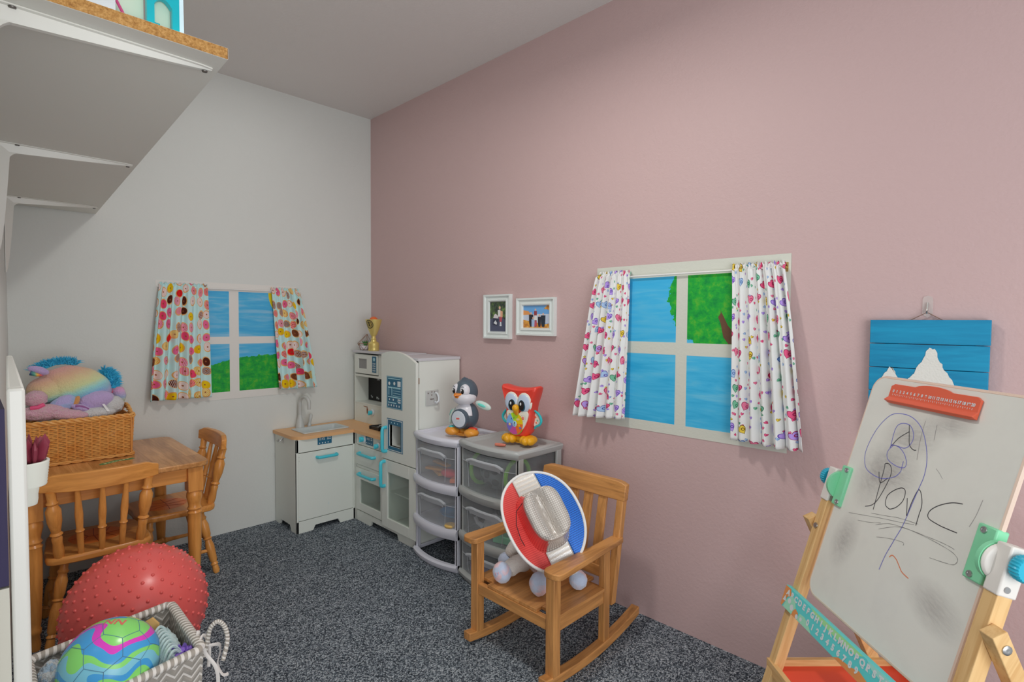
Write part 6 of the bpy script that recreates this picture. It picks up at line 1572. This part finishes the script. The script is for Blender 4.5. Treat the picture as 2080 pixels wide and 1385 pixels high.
# panel seams: truncated icosahedron edges
g = (1+sqrt(5))/2; ico = []
for a in (-1, 1):
    for b in (-g, g): ico += [Vector((0, a, b)), Vector((a, b, 0)), Vector((b, 0, a))]
E5 = [(i, j) for i in range(12) for j in range(i+1, 12) if (ico[i]-ico[j]).length < 2.01]
RM = Matrix.Rotation(.5, 3, 'X') @ Matrix.Rotation(.9, 3, 'Z')
def onball(p): return sc_+(RM @ p).normalized()*(SR+.0001)
segs = [(ico[i].lerp(ico[j], 1/3), ico[i].lerp(ico[j], 2/3)) for i, j in E5]
for i in range(12):
    nb = [b if a == i else a for a, b in E5 if i in (a, b)]
    q = [ico[i].lerp(ico[j], 1/3) for j in nb]
    for a in range(5):
        for b in range(a+1, 5):
            if (q[a]-q[b]).length < .70: segs.append((q[a], q[b]))
m = MB()
for a, b in segs: m.tube([onball(a.lerp(b, k/6)) for k in range(7)], .0007, 5)
m.build('panel_seams', plain('seam_grey', D(66, 104, 126), .6), sb)
nd = Vector((.10, -.05, 1)).normalized(); e1 = (Vector((.82, -.57, 0))-nd*nd.dot(Vector((.82, -.57, 0)))).normalized(); e2 = nd.cross(e1)
text('ball_lettering', 'NN', plain('red_lettering', D(190, 96, 84), .5), (0, 0, 0), (1, 0, 0), (0, 1, 0), .030, sb, fn=lambda c: sc_+(nd+e1*(c.x/SR)+e2*(c.y/SR)).normalized()*(SR+.0005+c.z*.2), bold=.0008)
# things packed round it
def cloth(m, c, r, seed, amp=.25, M=None):
    return m.ell(c, r, M, 48, 30, lambda p, q: q*(1+amp*noise.noise(p*2.4+Vector((seed, 0, 0)))+.10*noise.noise(p*7+Vector((0, seed, 0)))))
m = MB(); cloth(m, (.352, 1.610, .270), (.030, .110, .046), 4, .22, Matrix.Rotation(-.12, 4, 'Z'))
t_ = m.build('folded_jeans', furry('teal_denim', D(128, 156, 158), D(160, 180, 180), 12, bumpd=.004), None); tag(t_, 'pale teal denim bundle stuffed at the right side of the woven basket', 'clothing')
m = MB(); rnd = random.Random(2)
for k in range(9):
    y0 = 1.505+.018*k; m.tube(sm3([Vector((.322, y0, .290)), Vector((.335+.004*rnd.random(), y0+.01, .318)), Vector((.352, y0+.02, .322-.004*rnd.random())), Vector((.368, y0+.018, .300))]), .0038, 6)
m.build('frayed_edge', furry('pale_fray', D(176, 196, 196), bumpd=.002), t_)
m = MB(); cloth(m, (.128, 1.655, .280), (.034, .048, .050), 9, .12); tag(m.build('fleece_blanket', furry('white_blue_fleece', D(204, 208, 210), D(160, 184, 204), 60, bumpd=.01), None), 'white and pale blue fleece bundle in the rear left corner of the woven basket', 'blanket')
m = MB(); m.prism([(.300, 1.690, .285), (.345, 1.690, .285), (.350, 1.690, .320), (.335, 1.690, .342), (.310, 1.690, .335)], (.004, .004, .0)); tag(m.build('cardboard_piece', plain('tan_card', D(182, 146, 90), .7), None), 'small tan card standing behind the soccer ball in the woven basket', 'card')
m = MB(); rnd = random.Random(8)
for k in range(14):
    a = Vector((.372+rnd.uniform(-.010, .008), 1.532+rnd.uniform(-.025, .03), .262)); m.tube(sm3([a, a+Vector((rnd.uniform(-.012, .012), rnd.uniform(-.014, .014), .026)), a+Vector((rnd.uniform(-.008, .008), rnd.uniform(-.02, .02), .048+rnd.uniform(-.01, .004))), a+Vector((rnd.uniform(-.01, .01), rnd.uniform(-.02, .02), .02))]), .009, 6, sy=.16)
tag(m.build('purple_ribbon', plain('purple_satin', D(124, 92, 176), .3), None), 'shiny purple ribbon bunched in the right corner of the woven basket', 'ribbon')
m = MB(); cloth(m, (.235, 1.600, .125), (.125, .125, .100), 3, .05); tag(m.build('folded_blanket', furry('grey_blanket', D(120, 124, 126)), None), 'folded grey blanket at the bottom of the woven basket', 'blanket')

# ------------------------------------------------------------------ wall shelf and brackets
lam = plain('shelf_laminate', D(176, 176, 170), .45)
chip = NT('particle_board_edge'); chip.set(.85, 0, .2); v = chip.coord('Object'); chip.base(chip.ramp(chip.math('ADD', chip.math('MULTIPLY', chip.noise(v, 260, 2, .7), .6), chip.math('MULTIPLY', chip.noise(v, 90, 3, .6), .4)), [(.34, D(122, 84, 46)), (.5, D(150, 112, 64)), (.66, D(168, 132, 84))])); chip = chip.m
sz0, sz1 = 1.630, 1.651; ya_, yb_ = 1.088, 3.100
def fxs(y): return .350+(.425-.350)*(y-1.088)/(3.104-1.088)
shf = thing('wall_shelf', 'long white laminate shelf with raw particle board end high on the left wall', 'shelf', (.2, 2.1, sz0))
m = MB(); m.prism([(lwx(ya_)+.002, ya_, sz0), (fxs(ya_), ya_, sz0), (fxs(yb_), yb_, sz0), (lwx(yb_)+.002, yb_, sz0)], (0, 0, sz1-sz0)); m.build('board', lam, shf)
m = MB(); m.box((lwx(ya_)+.002, ya_-.0008, sz0+.0006), (fxs(ya_)-.0008, ya_-.0001, sz1-.0006)); m.build('raw_end', chip, shf)
m = MB(); m.prism([(fxs(ya_)-.0005, ya_, sz0+.001), (fxs(ya_)+.0006, ya_, sz0+.001), (fxs(yb_)+.0006, yb_, sz0+.001), (fxs(yb_)-.0005, yb_, sz0+.001)], (0, 0, sz1-sz0-.002)); m.build('edge_band', plain('brown_edge_glue', D(168, 148, 128), .6), shf)
P_br = plain('white_bracket_enamel', D(190, 190, 184), .3)
def bracket(yc, label):
    t = thing('shelf_bracket', label, 'shelf bracket', (lwx(yc), yc, sz0), 'white steel brackets under the long shelf')
    xw = lwx(yc)+.0005; xt = fxs(yc)-.012; z = sz0-.0003
    m = MB(); rings = []; n = 16
    for k in range(n+1):                                    # arm: ribbed channel tapering to the tip
        f = k/n; x = xw+(xt-xw)*f; w = .034*(1-.35*f) if k < n else .014; h = .024*(1-f)**.8+.004
        rings.append([(x, yc-w/2, z), (x, yc-w/2, z-.0025), (x, yc-w*.28, z-.003), (x, yc-w*.16, z-h), (x, yc+w*.16, z-h), (x, yc+w*.28, z-.003), (x, yc+w/2, z-.0025), (x, yc+w/2, z)])
    m.loft(rings)
    m.build('arm', P_br, t)
    m = MB(); rings = []
    for k in range(n+1):                                    # leg on the wall
        f = k/n; zz = z-.30*f; w = .034*(1-.3*f) if k < n else .014; h = .028*(1-f)**.7+.004
        rings.append([(xw, yc-w/2, zz), (xw+.0025, yc-w/2, zz), (xw+.003, yc-w*.28, zz), (xw+h, yc-w*.16, zz), (xw+h, yc+w*.16, zz), (xw+.003, yc+w*.28, zz), (xw+.0025, yc+w/2, zz), (xw, yc+w/2, zz)])
    m.loft([list(reversed(r)) for r in rings]); m.build('leg', P_br, t)
    m = MB(); q = [(xw+.020, z-.020)]                       # fillet in the inner corner
    for k in range(9): a = radians(90*k/8); q.append((xw+.026+.030*(1-sin(a)), z-.022-.030*(1-cos(a))))
    m.prism([(x, yc-.0055, zz) for x, zz in q], (0, .011, 0)); m.build('fillet', P_br, t)
    for sx in (xt-.012, xw+.045):
        m = MB(); m.lathe([(.0052, 0), (.0045, .002), (.0018, .0022)], (sx, yc-(.010 if sx < .2 else 0), z-(.003 if sx < .2 else .0075)), (0, 0, -1), 12); m.build('screw', plain('dark_screw', (.16, .15, .14, 1), .4, .8), t)
    return t
bracket(1.150, 'white shelf bracket nearest the raw particle board end of the shelf')
bracket(2.035, 'middle white bracket under the long wall shelf')
bracket(2.900, 'white bracket under the shelf end beside the white wall')

# ------------------------------------------------------------------ toy house standing on the shelf
th = thing('toy_house', 'teal and pale green plastic toy house standing on the end of the shelf', 'toy house', (.22, 1.15, sz1))
P_tf = plain('teal_frame_plastic', D(0, 146, 158), .35); P_pg = plain('pale_green_plastic', D(176, 190, 172), .4); P_la = plain('lavender_plastic', D(170, 196, 206), .35)
zb = sz1+.0004
m = MB(); yF = 1.100
m.box((.2265, yF, zb), (.2375, yF+.012, zb+.20)); m.box((.2640, yF, zb), (.2750, yF+.012, zb+.20))
arcp = [(.2375+.0265*k/12, zb+.040+.012*sin(pi*k/12)) for k in range(13)]
m.prism([(x, yF, z) for x, z in [(.2375, zb+.062), ]+arcp[::1]+[(.2640, zb+.062)]], (0, .012, 0)); m.box((.2375, yF, zb+.120), (.2640, yF+.012, zb+.132)); m.box((.2265, yF, zb+.19), (.275, yF+.012, zb+.205))
m.build('teal_frame', P_tf, th)
m = MB(); m.box((.140, yF+.020, zb), (.2255, yF+.026, zb+.19)); m.box((.2375, yF+.016, zb), (.2640, yF+.020, zb+.19)); m.build('green_wall', P_pg, th)
m = MB(); m.prism([(.2755, yF+.002, zb), (.2845, yF+.010, zb), (.2845, yF+.030, zb), (.2755, yF+.030, zb)], (-.002, 0, .19)); m.build('side_pane', P_la, th)
m = MB(); m.box((.170, yF+.010, zb), (.2262, yF+.018, zb+.006)); m.box((.238, yF+.010, zb), (.2475, yF+.0155, zb+.012)); m.build('teal_base', P_tf, th)
m = MB(); m.box((.120, yF-.004, zb), (.182, yF+.010, zb+.022)); wt_ = m.build('white_steps', P_white2, th)
m = MB(); m.box((.120, yF-.0045, zb+.022), (.183, yF+.010, zb+.026)); m.tube([(.183, yF-.002, zb+.022), (.190, yF-.002, zb+.008), (.1925, yF-.002, zb+.003)], .0025, 6); m.build('magenta_trim', plain('magenta_trim', D(150, 54, 96), .4), th)

# ------------------------------------------------------------------ white board panel on the left wall with magnetic pots
bp_ = thing('wall_board', 'white framed board standing out from the left wall, seen edge-on', 'board', (.035, 1.2, .7))
def px_(y, d): return lwx(y)+d
P_wf = plain('white_board_frame', D(172, 172, 167), .25)
yn, yf = .835, 1.600; zt_, zb_ = 1.068, .33
def xin(y): return .0300+(.0590-.0300)*(y-yn)/(yf-yn)
def xout(y): return .0460+(.0695-.0460)*(y-yn)/(yf-yn)
def bar(ya, yb, z0, z1): 
    m = MB(); m.add([(xin(ya), ya, z0), (xout(ya), ya, z0), (xout(yb), yb, z0), (xin(yb), yb, z0), (xin(ya), ya, z1), (xout(ya), ya, z1), (xout(yb), yb, z1), (xin(yb), yb, z1)], [(3, 2, 1, 0), (4, 5, 6, 7), (0, 1, 5, 4), (1, 2, 6, 5), (2, 3, 7, 6), (3, 0, 4, 7)]); return m
for a, b, c, d in ((yn, yn+.022, zb_, zt_), (yf-.022, yf, zb_, zt_), (yn+.022, yf-.022, zt_-.022, zt_), (yn+.022, yf-.022, zb_, zb_+.022)):
    bar(a, b, c, d).build('frame_bar', P_wf, bp_, bevel=.003)
m = MB(); m.add([(xin(yn)+.003, yn+.02, zb_+.02), (xout(yn)-.003, yn+.02, zb_+.02), (xout(yf)-.003, yf-.02, zb_+.02), (xin(yf)+.003, yf-.02, zb_+.02), (xin(yn)+.003, yn+.02, zt_-.02), (xout(yn)-.003, yn+.02, zt_-.02), (xout(yf)-.003, yf-.02, zt_-.02), (xin(yf)+.003, yf-.02, zt_-.02)], [(3, 2, 1, 0), (4, 5, 6, 7), (0, 1, 5, 4), (1, 2, 6, 5), (2, 3, 7, 6), (3, 0, 4, 7)]); m.build('board_face', plain('board_face', D(190, 192, 192), .3), bp_)
m = MB(); m.box((.0165, yn+.006, .84), (.0285, yn+.30, 1.045)); m.build('dark_backing', plain('dark_purple_backing', D(30, 22, 56), .6), bp_)
m = MB(); m.box((.006, yn+.012, .45), (.0165, yn+.32, 1.035)); m.build('wall_mount', plain('pale_mount', D(176, 178, 172), .5), bp_)
m = MB(); m.box((.018, yn+.004, .45), (.0285, yn+.30, .838)); m.build('lower_backing', plain('cream_backing', D(160, 158, 148), .6), bp_)
def pot(yc, zc, r, h, ribs, label, plant):
    xo = xout(yc)+.0006; t = thing('magnetic_pot', label, 'plant pot', (xo, yc, zc))
    m = MB(); rings = []; prof_ = []
    for k in range(ribs*2+1): prof_.append((r*(.86+.14*(k/(ribs*2)))+(.0006 if k % 2 else 0), h*k/(ribs*2)))
    prof_ += [(r*.90, h), (r*.86, h-.006), (0.0005, h-.007)]
    def half(rr, z):
        return [(xo, yc-rr, zc+z)]+[(xo+rr*sin(pi*k/16), yc-rr*cos(pi*k/16), zc+z) for k in range(1, 16)]+[(xo, yc+rr, zc+z)]
    m.loft([half(a, b) for a, b in prof_]); m.build('cup', plain('ribbed_white_cup', D(200, 202, 192), .35), t)
    if plant:
        m = MB(); c = Vector((xo+.007, yc, zc+h-.006)); rnd = random.Random(4)
        for k in range(9):
            a = k*2.4; sp_ = .35+.25*(k % 3)/2; d = Vector((cos(a)*sp_*.62, sin(a)*sp_, 1)).normalized(); L = .036+.006*rnd.random(); w = .0080
            m.tube([c, c+d*L*.35+Vector((cos(a), sin(a), 0))*.0035, c+d*L*.75+Vector((cos(a), sin(a), 0))*.003, c+d*L], [.004, w, w*.8, .0004], 7, sy=.45)
        m.build('succulent', plain('maroon_leaf', D(104, 36, 50), .5, var=.25), t)
    else:
        m = MB(); m.loft([half(r*.84, h-.004), half(r*.84, h-.0035)]); m.build('dark_top', P_dark, t)  # dark half disc just below the rim
    return t
pot(.92, .934, .0235, .032, 9, 'white ribbed magnetic cup with a maroon succulent on the white board edge', True)
pot(1.02, .884, .0165, .028, 2, 'small smooth white magnetic cup below the maroon succulent', False)
